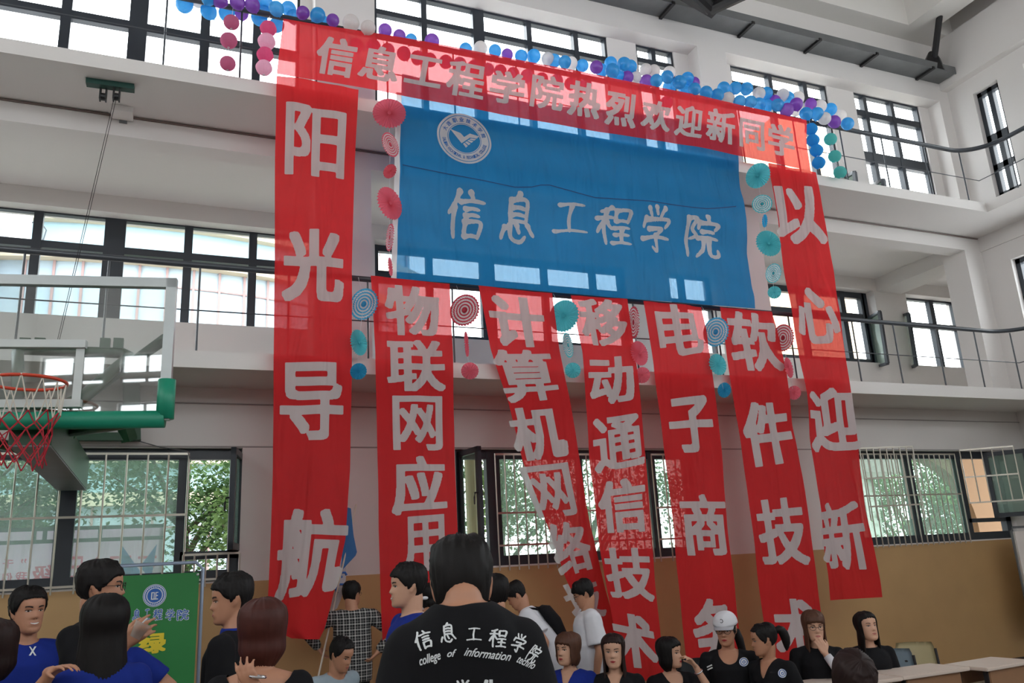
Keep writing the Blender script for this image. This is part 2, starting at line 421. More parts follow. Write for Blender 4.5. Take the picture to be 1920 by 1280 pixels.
# left lower window
w1 = window('window_16', YL, LW[0][0], LW[0][1], SILL, HEAD, [(-3.0, .06), (X(122, 980, YL), .085), (X(340, 980, YL), .055), ], [], 'lower window at left behind the basketball board', t=.055, glass=M['dusty'], skip=[3])
zt = Z(400, 1040, YL)
bm = NB(); box(bm, X(340, 980, YL), LW[0][1], YL-.05, YL+.05, zt-.04, zt+.04)
o = link('transom', bm, M['frame'], None); o.parent = w1; o.location = -w1.location
sash(w1, (X(438, 980, YL-.05)+.05, YL-.06), .56, zt+.03, HEAD-.06, 258, w1.location, -1)
grille('window_grille', -4.6, X(352, 900, YW-.05), SILL-.05, HEAD-.06, 25, [HEAD-.07, Z(200, 968, YW-.05), SILL+.02], 'steel bar grille over the fixed panes of the left lower window')
grille('window_grille', X(343, 1050, YW-.05), X(449, 1050, YW-.05), SILL-.05, Z(400, 1038, YW-.05), 5, [Z(400, 1038, YW-.05), SILL+.02], 'short steel grille under the open casement of the left lower window')
# middle lower window
w2 = window('window_17', YL, LW[1][0], LW[1][1], SILL, HEAD, [(X(925, 950, YL), .085), (X(1225, 950, YL), .055), (X(1090, 950, YL), .03)], [], 'lower window in the middle behind the red banners', t=.055, glass=M['dusty'], skip=[0])
sash(w2, (X(872, 950, YL)-.08, YL-.06), .52, SILL+.28, HEAD-.03, -82, w2.location, -1)
grille('window_grille', X(932, 950, YW-.05), X(1218, 950, YW-.05), SILL-.06, HEAD-.06, 17, [HEAD-.07, Z(1000, 960, YW-.05), Z(1000, 1020, YW-.05)], 'steel bar grille of the middle lower window between the slanting banner and its neighbours')
grille('window_grille', X(1230, 950, YW-.05), X(1296, 950, YW-.05), SILL-.06, HEAD-.06, 3, [HEAD-.07, Z(1250, 951, YW-.05), Z(1250, 1010, YW-.05)], 'narrow steel grille of the middle lower window beside the fourth vertical banner')
# right lower window
w3 = window('window_18', YL, LW[2][0], LW[2][1], SILL, HEAD, [(X(1711, 940, YL), .07), (X(1803, 930, YL), .06)], [], 'lower window at right beside the right red banner', t=.055, glass=M['dusty'], skip=[2])
zt = Z(1840, 975, YL)
bm = NB(); box(bm, X(1803, 930, YL), LW[2][1], YL-.05, YL+.05, zt-.03, zt+.03)
o = link('transom', bm, M['frame'], None); o.parent = w3; o.location = -w3.location
sash(w3, (X(1848, 900, YL), YL-.03), .62, zt+.03, HEAD-.02, 300, w3.location, 1)
grille('window_grille', X(1600, 950, YW-.05), X(1808, 950, YW-.05), SILL-.04, HEAD-.05, 20, [HEAD-.06, Z(1700, 928, YW-.05)], 'fixed steel bar grille of the right lower window')
g = grille('window_grille', 0, .85, HEAD-1.02, HEAD+.03, 8, [HEAD+.02, HEAD-.42, HEAD-.82], 'hinged steel grille leaf swung into the hall at the left of the right window', ang=math.radians(-14))
g.location = (X(1613, 850, YW-.08), YW-.08, HEAD-1.02)
g = grille('window_grille', 0, .75, HEAD-.82, HEAD, 5, [HEAD, HEAD-.42, HEAD-.81], 'hinged steel grille leaf swung open at the right end of the right window', ang=math.radians(-38))
g.location = (X(1800, 850, YW-.06), YW-.06, HEAD-.82)

# open casement leaves of the upper windows, swung into the galleries
def leaf(parent, pts, label=None):
    P = [onY(*p)-parent.location for p in pts]
    bm = NB()
    for a, b in zip(P, P[1:]+P[:1]): bar(bm, a, b, .06, .05)
    o = link('casement', bm, M['frame'], parent)
    bm = NB(); bm.faces.new([bm.verts.new(p) for p in P]); bmesh.ops.solidify(bm, geom=bm.faces[:], thickness=.006); link('casement_pane', bm, M['dusty'], o)
W_ = {o.name: o for o in COL.objects if o.name.startswith('window_')}
leaf(W_['window_9'], [(1627, 598, 11.6), (1649, 584, 11.05), (1664, 681, 11.05), (1643, 688, 11.6)])
leaf(W_['window_10'], [(1691, 592, 11.6), (1703, 588, 11.1), (1718, 684, 11.1), (1708, 690, 11.6)])
leaf(W_['window_4'], [(1584, 333, 9.5), (1602, 323, 9.1), (1606, 352, 9.1), (1588, 362, 9.5)])
leaf(W_['window_5'], [(1638, 347, 9.5), (1656, 337, 9.1), (1660, 366, 9.1), (1642, 376, 9.5)])

# railings along the balconies
def railing(name, z, zs, wires, posts, label, r):
    root = empty(name, (0, YB+.06, zs)); tag(root, label, 'railing')
    y = YB+.06; xr = XB+.06
    bm = NB()
    path = [(XL, 0, z-zs), (xr-.55, 0, z-zs)]
    for k in range(1, 9):
        a = k/9*PI/2; path.append((xr-.55+.55*math.sin(a), -.55*(1-math.cos(a)), z-zs))
    path += [(xr, -.55, z-zs), (xr, -17, z-zs)]
    tube(bm, path, r, 10); link('handrail', bm, M['rail'], root, smooth=True)
    for wz in wires:
        bm = NB(); tube(bm, [(XL, 0, wz-zs), (xr, 0, wz-zs), (xr, -17, wz-zs)], .007, 6); link('wire', bm, M['rail'], root)
    for x in posts:
        bm = NB(); tube(bm, [(x, 0, 0), (x, 0, z-zs)], .011, 8); link('post', bm, M['rail'], root)
    for yy in (-.6, -1.4, -2.2, -3.0):
        bm = NB(); tube(bm, [(xr, yy, 0), (xr, yy, z-zs)], .011, 8); link('post', bm, M['rail'], root)
    return root
yr = YB+.06
railing('railing', ZC+.3685*yr, S1T, [Z(1583, 659, yr)], [X(px, 610, yr) for px in (32, 195, 370, 540, 690, 850, 1030, 1190, 1345, 1480, 1598, 1674, 1752, 1823, 1890)], 'dark handrail along the first balcony with the blue banner tied to it', .031)
railing('railing', ZC+.738*yr, S2T, [Z(1700, 314, yr)], [X(px, 250, yr) for px in (297, 445, 592, 728, 855, 975, 1085, 1195, 1295, 1390, 1490, 1575, 1650, 1725, 1790)], 'dark handrail along the second balcony carrying the balloons', .036)

# cable tray, strut, ceiling truss
tz = ZC+.8855*YW
bm = NB(); box(bm, XL, XB+.75, YW-.36, YW-.002, tz, tz+.05); box(bm, XL, XB+.75, YW-.38, YW-.36, tz-.02, tz+.12)
tray = tag(link('cable_tray', bm, M['galv']), 'long galvanised tray fixed under the ceiling beam', 'cable tray')
for px, py in ((1242, 28), (1395, 58), (1520, 88), (1620, 118), (1722, 145)):
    bm = NB(); p = onZ(px, py, tz-.01); bar(bm, (p.x, YW-.40, tz-.02), (p.x, YW-.01, tz-.02), .05, .05)
    link('bracket', bm, M['black'], tray)
p = onY(1752, 132, YW-.25); q = onY(1767, -12, YW-.9)
root = empty('strut', p); tag(root, 'dark steel strut rising from the tray end to the roof', 'strut')
bm = NB(); tube(bm, [(0, 0, .1), Vector(q)-Vector(p)], .055, 10); link('pipe', bm, M['black'], root)
bm = NB(); tube(bm, [(0, 0, -.05), (0, 0, .22), (0, -.03, .36)], [.17, .13, .06], 8); link('gusset', bm, M['black'], root)
root = empty('roof_truss', onY(1330, 10, 8.2)); tag(root, 'black steel roof truss end at the top of the picture', 'truss')
o0 = Vector(root.location)
bm = NB()
a = onY(1290, -25, 8.4)-o0; b = onY(1335, 18, 8.4)-o0; c = onY(1400, -12, 7.8)-o0
tube(bm, [a, b], .10, 10); tube(bm, [b, c, c+(c-b)*3], .08, 10); tube(bm, [a+Vector((0, -.3, .1)), c+Vector((0, .2, .2))], .06, 8)
bm2 = NB(); bar(bm2, a+Vector((-.2, 0, .1)), b+Vector((.2, 0, .12)), .5, .12)
link('chord', bm, M['black'], root); link('bearing_plate', bm2, M['black'], root)

# ================================================================== writing
def _curve_tris(s):
    cu = bpy.data.curves.new('glyph', 'FONT'); cu.body = s; cu.resolution_u = 4
    ob = bpy.data.objects.new('glyph', cu); COL.objects.link(ob)
    dg = bpy.context.evaluated_depsgraph_get()
    me = bpy.data.meshes.new_from_object(ob.evaluated_get(dg))
    bpy.data.objects.remove(ob); bpy.data.curves.remove(cu)
    me.calc_loop_triangles()
    co = np.array([v.co[:2] for v in me.vertices]); tr = np.array([t.vertices[:] for t in me.loop_triangles])
    bpy.data.meshes.remove(me)
    return co[tr]
def _raster(tris, W, H):
    """triangles in a unit box -> coverage bitmap, row 0 at the bottom"""
    im = np.zeros((H, W), bool)
    for t in tris:
        p = t*[W, H]
        x0, y0 = np.maximum(np.floor(p.min(0)-.5).astype(int), 0); x1 = min(int(math.ceil(p[:, 0].max()))+1, W); y1 = min(int(math.ceil(p[:, 1].max()))+1, H)
        if x1 <= x0 or y1 <= y0: continue
        X_, Y_ = np.meshgrid(np.arange(x0, x1)+.5, np.arange(y0, y1)+.5)
        (ax, ay), (bx, by), (cx, cy) = p
        d = (bx-ax)*(cy-ay)-(cx-ax)*(by-ay)
        if abs(d) < 1e-12: continue
        w0 = ((bx-X_)*(cy-Y_)-(cx-X_)*(by-Y_))/d; w1 = ((cx-X_)*(ay-Y_)-(ax-X_)*(cy-Y_))/d
        im[y0:y1, x0:x1] |= (w0 >= -.001) & (w1 >= -.001) & (w0+w1 <= 1.001)
    return im
def _contour(im, n, m):
    """bitmap -> flat mesh in the unit square, n x m cells, smooth outline"""
    H, W = im.shape; f = im.astype(float)
    for ax in (0, 1):
        for _ in range(2): f = (np.roll(f, 1, ax)+2*f+np.roll(f, -1, ax))/4
    ys = np.clip((np.arange(m+1)/m*(H-1)).round().astype(int), 0, H-1); xs = np.clip((np.arange(n+1)/n*(W-1)).round().astype(int), 0, W-1)
    F = f[np.ix_(ys, xs)]; F[0, :] = F[-1, :] = 0; F[:, 0] = F[:, -1] = 0
    bm = NB(); vd = {}
    def vert(x, y):
        k = (round(x, 4), round(y, 4))
        if k not in vd: vd[k] = bm.verts.new((x/n, y/m, 0))
        return vd[k]
    for j in range(m):
        for i in range(n):
            q = [(i, j, F[j, i]), (i+1, j, F[j, i+1]), (i+1, j+1, F[j+1, i+1]), (i, j+1, F[j+1, i])]
            if max(c[2] for c in q) < .5: continue
            out = []
            for a_, b_ in zip(q, q[1:]+q[:1]):
                ia, ib = a_[2] >= .5, b_[2] >= .5
                if ia: out.append((a_[0], a_[1]))
                if ia != ib:
                    t = (.5-a_[2])/(b_[2]-a_[2]); t = min(max(t, .02), .98); out.append((a_[0]+(b_[0]-a_[0])*t, a_[1]+(b_[1]-a_[1])*t))
            vs = []
            for p in out:
                v = vert(*p)
                if v not in vs: vs.append(v)
            if len(vs) >= 3:
                try: bm.faces.new(vs)
                except ValueError: pass
    return bm
def _pad(im, p): return np.pad(im, p)
_GC = {}
def glyph_bm(ch, bold=0.03, n=64, asp=1.0):
    """one character as a flat mesh filling the unit square, strokes thickened by bold"""
    key = (ch, bold, n)
    if key not in _GC:
        t = _curve_tris(ch); lo = t.reshape(-1, 2).min(0); hi = t.reshape(-1, 2).max(0); t = (t-lo)/(hi-lo)
        R = 220; im = _raster(t, R, R)
        k = int(round(bold*R*min(1.25, max(.55, .42/max(.1, im.mean())-.1)))) if n > 40 else int(bold*R)
        im = _pad(im, k+4)
        out = im.copy()
        for dx in range(-k, k+1): out |= np.roll(im, dx, 1)
        im = out.copy(); kv = int(k*.72)
        for dy in range(-kv, kv+1): out |= np.roll(im, dy, 0)
        _GC[key] = out
    bm = _contour(_GC[key], n, n)
    xs = [v.co.x for v in bm.verts]; ys = [v.co.y for v in bm.verts]; x0, x1, y0, y1 = min(xs), max(xs), min(ys), max(ys)
    for v in bm.verts: v.co = Vector(((v.co.x-x0)/(x1-x0), (v.co.y-y0)/(y1-y0), 0))
    return bm
# brush written characters: strokes on a 100 x 100 grid, y downwards, '/' separates strokes
BRUSH = {
 '信': '32,2 22,25 5,50/20,35 20,98/62,2 70,13/36,23 100,19/50,37 86,35/50,51 86,49/50,63 50,97/48,64 90,62 85,94/50,92 85,91',
 '息': '52,0 42,13/28,15 28,60/28,15 73,13 73,60/30,29 71,28/30,43 71,42/30,57 71,56/12,70 3,92/26,66 32,88 58,95 72,84/46,64 54,78/78,62 96,82',
 '工': '14,13 86,9/50,12 47,86/2,90 99,84',
 '程': '40,2 10,13/3,30 49,26/27,8 27,99/26,32 3,68/30,36 47,56/56,8 58,37/56,8 95,6 91,36/58,34 91,33/54,53 96,50/56,71 94,69/75,53 75,92/47,95 100,92',
 '学': '20,4 31,19/47,0 53,15/80,1 65,21/11,25 5,43/11,27 94,25 84,42/26,46 72,44 51,59/51,59 53,93 37,86/1,69 99,65',
 '院': '8,6 8,99/8,8 33,7 19,32 33,47 14,56/66,0 71,11/42,15 39,31/42,17 97,15 90,29/52,37 87,35/40,53 99,50/58,53 54,80 35,99/74,53 74,87 85,95 99,91 99,77',
}
def brush_bm(ch, w=0.108, flat=False, n=64):
    tr = []
    for st in BRUSH[ch].split('/'):
        pts = [Vector([float(a) for a in p.split(',')]) for p in st.split()]
        if len(pts) == 2:
            mid = (pts[0]+pts[1])/2; d = pts[1]-pts[0]; mid += Vector((-d.y, d.x))*(-.05 if abs(d.x) > abs(d.y) else .05); pts = [pts[0], mid, pts[1]]
        fine = []
        for i in range(len(pts)-1):
            p0 = pts[max(i-1, 0)]; p1 = pts[i]; p2 = pts[i+1]; p3 = pts[min(i+2, len(pts)-1)]
            for k in range(12):
                t = k/12
                fine.append(.5*((2*p1)+(p2-p0)*t+(2*p0-5*p1+4*p2-p3)*t*t+(3*p1-p0-3*p2+p3)*t**3))
        fine.append(pts[-1]); m = len(fine)
        for i, p in enumerate(fine):
            t = i/(m-1)
            ww = w*(62 if flat else (80-30*math.sin(PI*min(1, t*1.15))-118*max(0, t-.6)))
            # an oblique oval nib
            e = [(p+Vector((ww*math.cos(a)*1.0+ww*.35*math.sin(a), ww*.78*math.sin(a)-ww*.15*math.cos(a))))/100 for a in [2*PI*k/10 for k in range(10)]]
            e = [(q.x*.86+.07, 1-(q.y*.86+.07)) for q in e]
            tr += [(e[0], e[k], e[k+1]) for k in range(1, 9)]
    im = _raster(np.array(tr), 200, 200)
    bm = _contour(np.pad(im, 4), n, n)
    xs = [v.co.x for v in bm.verts]; ys = [v.co.y for v in bm.verts]; x0, x1, y0, y1 = min(xs), max(xs), min(ys), max(ys)
    for v in bm.verts: v.co = Vector(((v.co.x-x0)/(x1-x0), (v.co.y-y0)/(y1-y0), 0))
    return bm
def join_into(dst, src, fn):
    mp = {}
    for v in src.verts: mp[v] = dst.verts.new(fn(v.co))
    for f in src.faces:
        try: dst.faces.new([mp[v] for v in f.verts])
        except ValueError: pass
    src.free()

# ================================================================== banners
M['red'] = cloth_mat('red_banner_cloth', (222, 54, 58), trans=.42, see=.065)
M['redtop'] = cloth_mat('thin_red_banner_cloth', (224, 58, 64), trans=.45, see=.12)
M['blue'] = cloth_mat('blue_banner_cloth', (44, 132, 190), trans=.46, see=.10)
M['letter'] = cloth_mat('white_banner_lettering', (214, 208, 208), trans=.34, see=.05)
M['hem'] = cloth_mat('white_banner_hem', (225, 225, 228), trans=.35, see=.05)

class Cloth:
    """cloth between two 3D edge polylines (rows of left/right points), with folds"""
    def __init__(self, rows, amp=.012, seed=0, kx=3.0, ripple=.35):
        self.rows = rows; self.seed = seed; self.amp = amp; self.kx = kx; self.rip = ripple
        L = [0.0]
        for (a, b), (c, d) in zip(rows, rows[1:]): L.append(L[-1]+(((a+b)/2)-((c+d)/2)).length)
        self.vs = [x/L[-1] for x in L]
        self.len = L[-1]; self.wid = (rows[0][0]-rows[0][1]).length
    def base(self, u, v):
        v = min(max(v, 0), 1); i = 0
        while i < len(self.vs)-2 and v > self.vs[i+1]: i += 1
        t = (v-self.vs[i])/max(1e-9, self.vs[i+1]-self.vs[i])
        (a, b), (c, d) = self.rows[i], self.rows[i+1]
        return a.lerp(c, t).lerp(b.lerp(d, t), u)
    def at(self, u, v, off=0.0):
        p = self.base(u, v)
        s = self.seed
        x = u*self.wid; y = v*self.len
        f = (math.sin(x*6*self.kx/3+1.7*s+.5*math.sin(y*1.1+s))*(.35+.65*v)+.6*math.sin(x*13+y*.6+s*2.1)*.5
             +.55*noise.noise(Vector((x*3.2+y*2.2, (y-x*.3)*.5, s*5.3)))+ self.rip*2*noise.noise(Vector((x*1.6, y*.55, s*7.3)))+.6*noise.noise(Vector((x*4.5, y*1.6, s*3.1))))
        return Vector((p.x, p.y-abs(self.amp)*1.6+f*self.amp-off, p.z))
def cloth_obj(root, name, c, m, nu, nv):
    bm = NB(); g = [[bm.verts.new(c.at(i/nu, j/nv)-root.location) for i in range(nu+1)] for j in range(nv+1)]
    for j in range(nv):
        for i in range(nu): bm.faces.new((g[j][i], g[j][i+1], g[j+1][i+1], g[j+1][i]))
    return link(name, bm, m, root, smooth=True, recalc=False)
def lettering(root, c, items, nu, nv, m, off=.004, name='character', bold=.035):
    """items: (char, u0, u1, v0, v1[, kind]); each character is a part of its own"""
    for it in items:
        ch, u0, u1, v0, v1 = it[:5]
        dst = NB(); g = brush_bm(ch) if len(it) > 5 else glyph_bm(ch, bold)
        for v in g.verts: v.co = Vector((u0+(u1-u0)*v.co.x, v1+(v0-v1)*v.co.y, 0))
        join_into(dst, g, lambda co: c.at(co.x, co.y, off)-root.location)
        link(name, dst, m, root, recalc=False)
YBAN = YB-.10
def vertical(name, rows_px, chars, label, seed, Y=YBAN, nu=22, nv=110, m='red', amp=.028, dY=None, grom=True):
    rows = []
    for k, (l, r) in enumerate(rows_px):
        y = Y if dY is None else Y+dY[k]
        rows.append((onY(*l, y), onY(*r, y)))
    c = Cloth(rows, amp, seed)
    root = empty(name, (rows[0][0]+rows[0][1])/2); tag(root, label, 'banner', 'vertical red banners with white characters')
    cloth_obj(root, 'cloth', c, M[m], nu, nv)
    def v_of(py):
        mids = [((l[1]+r[1])/2) for l, r in rows_px]
        for i in range(len(mids)-1):
            if py <= mids[i+1] or i == len(mids)-2:
                return c.vs[i]+(c.vs[i+1]-c.vs[i])*(py-mids[i])/(mids[i+1]-mids[i])
    def lr(py):
        v = v_of(py); i = 0
        while i < len(c.vs)-2 and v > c.vs[i+1]: i += 1
        t = (v-c.vs[i])/(c.vs[i+1]-c.vs[i])
        (a, b), (d, e) = rows_px[i], rows_px[i+1]
        return a[0]+(d[0]-a[0])*t, b[0]+(e[0]-b[0])*t
    items = []
    for ch, x0, x1, y0, y1 in chars:
        l, r = lr((y0+y1)/2)
        items.append((ch, (x0-l)/(r-l), (x1-l)/(r-l), v_of(y0), v_of(y1)))
    lettering(root, c, items, nu, nv, M['letter'])
    bm = NB()
    for u in (.03, .97):
        for v in (.012, .5, .985): ball(bm, c.at(u, v, .004)-root.location, .012, 8, 6, (1, .3, 1))
    return root, c
RLEFT = [((518, 145), (671, 171)), ((515, 300), (664, 318)), ((514, 500), (659, 505)), ((512, 700), (658, 700)), ((511, 880), (655, 880)), ((507, 1006), (647, 1010)), ((503, 1100), (634, 1070)), ((500, 1150), (618, 1140)), ((516, 1182), (608, 1178)), ((546, 1196), (598, 1198))]
vertical('vertical_banner', RLEFT, [('阳', 533, 645, 205, 337), ('光', 527, 643, 435, 570), ('导', 523, 642, 682, 828), ('航', 518, 648, 955, 1120)], 'tall red vertical banner at far left reading 阳光导航', 1, nv=140)
vertical('vertical_banner', [((692, 521), (841, 534)), ((701, 662), (847, 662)), ((706, 850), (851, 850)), ((709, 1000), (856, 985)), ((716, 1240), (866, 1235))],
    [('物', 718, 822, 540, 632), ('联', 722, 832, 640, 737), ('网', 733, 828, 745, 845), ('应', 731, 835, 856, 964), ('用', 750, 832, 968, 1075), ('技', 748, 845, 1085, 1190)], 'red vertical banner starting 物联网应用, first below the blue banner', 2)
vertical('vertical_banner', [((895, 537), (1032, 552)), ((917, 655), (1046, 655)), ((950, 756), (1065, 745)), ((977, 862), (1082, 850)), ((1000, 925), (1092, 915)), ((1026, 991), (1104, 985)), ((1058, 1085), (1122, 1065)), ((1099, 1165), (1140, 1137)), ((1122, 1235), (1158, 1215))],
    [('计', 916, 1018, 558, 652), ('算', 931, 1038, 657, 752), ('机', 955, 1056, 762, 860), ('网', 988, 1071, 870, 967), ('络', 1030, 1102, 978, 1072), ('技', 1066, 1124, 1083, 1160)], 'slanting twisted red vertical banner reading 计算机网络', 3, amp=.02, dY=[0, 0, .0, .02, .04, .1, .2, .3, .36])
vertical('vertical_banner', [((1068, 555), (1172, 563)), ((1089, 662), (1186, 662)), ((1102, 867), (1205, 845)), ((1121, 1025), (1219, 1025)), ((1130, 1081), (1223, 1085)), ((1149, 1175), (1233, 1194)), ((1162, 1275), (1245, 1275))],
    [('移', 1085, 1171, 562, 650), ('动', 1100, 1183, 670, 759), ('通', 1108, 1201, 783, 882), ('信', 1118, 1206, 900, 999), ('技', 1132, 1218, 1027, 1124), ('术', 1147, 1223, 1152, 1252)], 'red vertical banner reading 移动通信技术 right of the slanting one', 4, dY=[-.02]*7)
vertical('vertical_banner', [((1203, 566), (1312, 577)), ((1222, 685), (1327, 665)), ((1241, 850), (1350, 850)), ((1260, 987), (1361, 987)), ((1271, 1100), (1374, 1100)), ((1285, 1235), (1386, 1215)), ((1290, 1275), (1392, 1275))],
    [('电', 1228, 1310, 573, 670), ('子', 1250, 1333, 747, 850), ('商', 1274, 1360, 928, 1042), ('务', 1297, 1371, 1122, 1247)], 'red vertical banner reading 电子商务', 5)
vertical('vertical_banner', [((1345, 578), (1443, 586)), ((1365, 700), (1470, 700)), ((1380, 812), (1482, 800)), ((1395, 912), (1500, 896)), ((1410, 1025), (1519, 1025)), ((1421, 1119), (1532, 1119)), ((1432, 1205), (1546, 1205)), ((1438, 1250), (1552, 1250))],
    [('软', 1364, 1455, 587, 697), ('件', 1389, 1479, 755, 873), ('技', 1415, 1507, 935, 1059), ('术', 1443, 1536, 1122, 1235)], 'red vertical banner reading 软件技术, last of the five under the blue banner', 6)
RRIGHT = [((1436, 308), (1527, 325)), ((1455, 412), (1540, 405)), ((1464, 494), (1558, 510)), ((1485, 632), (1574, 632)), ((1504, 737), (1591, 737)), ((1512, 819), (1601, 819)), ((1534, 969), (1616, 955)), ((1546, 1080), (1640, 1080)), ((1550, 1125), (1646, 1119))]
vertical('vertical_banner', RRIGHT, [('以', 1450, 1538, 350, 460), ('心', 1488, 1566, 542, 646), ('迎', 1511, 1602, 728, 848), ('新', 1534, 1616, 940, 1068)], 'tall red vertical banner at far right reading 以心迎新', 7, nv=130)

# the long top banner
YT = YB-.12
topE = [(531, 37), (700, 64), (855, 91), (1087, 138), (1312, 182), (1508, 228)]
botE = [(518, 141), (680, 168), (840, 198), (1080, 242), (1300, 276), (1518, 322)]
c = Cloth([(onY(*botE[k], YT), onY(*topE[k], YT)) for k in range(6)], .016, 11)
root = empty('horizontal_banner', onY(1020, 125, YT)); tag(root, 'long red horizontal banner across the top reading 信息工程学院热烈欢迎新同学', 'banner')
def ip(E, x):
    for (a, b), (cc, d) in zip(E, E[1:]):
        if x <= cc or (cc, d) == E[-1]: return b+(d-b)*(x-a)/(cc-a)
class Swap:
    def __init__(s, c): s.c = c
    def at(s, u, v, off=0.0): return s.c.at(1-v, u, off)
sw = Swap(c)
def u_top(px, py):
    f = (py-ip(topE, px))/(ip(botE, px)-ip(topE, px))
    for k in range(5):
        xa = topE[k][0]+(botE[k][0]-topE[k][0])*f; xb = topE[k+1][0]+(botE[k+1][0]-topE[k+1][0])*f
        if px <= xb or k == 4: return c.vs[k]+(c.vs[k+1]-c.vs[k])*(px-xa)/(xb-xa)
nu, nv = 150, 14
bm = NB(); g = [[bm.verts.new(sw.at(i/nu, j/nv)-root.location) for i in range(nu+1)] for j in range(nv+1)]
for j in range(nv):
    for i in range(nu): bm.faces.new((g[j][i], g[j][i+1], g[j+1][i+1], g[j+1][i]))
link('cloth', bm, M['redtop'], root, smooth=True, recalc=False)
items = []
for ch, x0, x1, y0, y1 in [('信', 590, 666, 68, 152), ('息', 672, 747, 84, 160), ('工', 757, 828, 104, 168), ('程', 836, 906, 113, 190), ('学', 914, 979, 131, 201), ('院', 990, 1054, 139, 211), ('热', 1062, 1123, 152, 226), ('烈', 1131, 1189, 170, 243), ('欢', 1197, 1254, 186, 250), ('迎', 1262, 1316, 195, 263), ('新', 1322, 1375, 203, 273), ('同', 1382, 1429, 222, 284), ('学', 1436, 1486, 232, 297)]:
    xc, yc = (x0+x1)/2, (y0+y1)/2; sl = .19*(x1-x0)/2
    h = ip(botE, xc)-ip(topE, xc)
    items.append((ch, u_top(x0, yc), u_top(x1, yc), (y0+sl*.8-ip(topE, xc))/h, (y1-sl*.8-ip(topE, xc))/h))
lettering(root, sw, items, nu, nv, M['letter'], bold=.034)

# the blue banner
YBL = YB-.01
topB = [(752, 142), (862, 167), (1000, 200), (1162, 214), (1312, 236), (1378, 262)]
botB = [(742, 524), (850, 533), (985, 545), (1150, 559), (1310, 573), (1410, 581)]
cb = Cloth([(onY(*botB[k], YBL), onY(*topB[k], YBL)) for k in range(6)], .026, 21, kx=2.4, ripple=.5)
sb = Swap(cb)
root = empty('horizontal_banner', onY(1070, 350, YBL)); tag(root, 'large blue banner with a round college emblem and white brush characters', 'banner')
def uvb(px, py):
    t = ip(topB, px); b = ip(botB, px)
    # the top edge runs diagonally: find u by matching the interpolated column
    for _ in range(6):
        v = (py-t)/(b-t); best = None
        for k in range(5):
            xa = topB[k][0]+(botB[k][0]-topB[k][0])*v; xb = topB[k+1][0]+(botB[k+1][0]-topB[k+1][0])*v
            ya = topB[k][1]+(botB[k][1]-topB[k][1])*v; yb = topB[k+1][1]+(botB[k+1][1]-topB[k+1][1])*v
            if px <= xb or k == 4:
                s = (px-xa)/(xb-xa); u = cb.vs[k]+(cb.vs[k+1]-cb.vs[k])*s; yy = ya+(yb-ya)*s
                break
        t += (py-yy)*.9*(1-v); b += (py-yy)*.9*v
    return u, v
nu, nv = 110, 60
bm = NB(); g = [[bm.verts.new(sb.at(i/nu, j/nv)-root.location) for i in range(nu+1)] for j in range(nv+1)]
for j in range(nv):
    for i in range(nu): bm.faces.new((g[j][i], g[j][i+1], g[j+1][i+1], g[j+1][i]))
link('cloth', bm, M['blue'], root, smooth=True, recalc=False)
bm = NB(); prev = None
for j in range(41):
    v = .10+.9*j/40
    a = bm.verts.new(sb.at(.0, v, .003)-root.location); b = bm.verts.new(sb.at(.0, v, .003)-root.location+Vector((-.062, 0, 0)))
    if prev: bm.faces.new((prev[0], prev[1], b, a))
    prev = (a, b)
link('hem', bm, M['hem'], root, recalc=False)
items = []
for ch, x0, x1, y0, y1 in [('信', 836, 906, 360, 455), ('息', 934, 1000, 362, 462), ('工', 1031, 1099, 387, 450), ('程', 1111, 1182, 393, 470), ('学', 1198, 1252, 390, 482), ('院', 1280, 1346, 408, 492)]:
    xc, yc = (x0+x1)/2, (y0+y1)/2
    u0, _ = uvb(x0, yc); u1, _ = uvb(x1, yc); _, v0 = uvb(xc, y0+2); _, v1 = uvb(xc, y1-2)
    items.append((ch, u0, u1, v0, v1, 'brush'))
lettering(root, sb, items, nu, nv, M['letter'], name='brush_character')
# emblem: white ring band with blue writing, bird like chevron in the middle
uc, vc = uvb(868, 265)
wid = cb.len; hei = cb.wid
RAD = .335
def em(p, off): return sb.at(uc+p[0]*RAD/wid, vc-p[1]*RAD/hei, off)-root.location
def ring(bm, r0, r1, off, n=64):
    a = [(bm.verts.new(em((r0*math.cos(2*PI*k/n), r0*math.sin(2*PI*k/n)), off)), bm.verts.new(em((r1*math.cos(2*PI*k/n), r1*math.sin(2*PI*k/n)), off))) for k in range(n)]
    for k in range(n): bm.faces.new((a[k][0], a[k][1], a[(k+1) % n][1], a[(k+1) % n][0]))
bm = NB(); ring(bm, .62, .90, .006); ring(bm, .925, 1.0, .006); ring(bm, .575, .60, .006)
def poly(bm, pts, off): bm.faces.new([bm.verts.new(em(p, off)) for p in pts])
poly(bm, [(-.52, .30), (-.14, .20), (-.01, .06), (.02, -.02), (-.10, -.22)], .006)
poly(bm, [(-.01, .06), (.20, .26), (.54, .22), (.46, .10), (.20, .08), (-.10, -.22), (.0, 0)], .006)
for k in range(4):
    t0, t1 = k/4, (k+.72)/4
    A = Vector((.23, .05)); B = Vector((-.07, -.25)); C = Vector((.43, .07)); D = Vector((.03, -.40))
    poly(bm, [A.lerp(B, t0), C.lerp(D, t0), C.lerp(D, t1), A.lerp(B, t1)], .006)
emb = link('emblem', bm, M['letter'], root, recalc=False)
M['blueprint'] = mat('blue_print', (30, 92, 158), .7)
link_emb = lambda b, n_: link(n_, b, M['blueprint'], emb, recalc=False)
dst = NB()
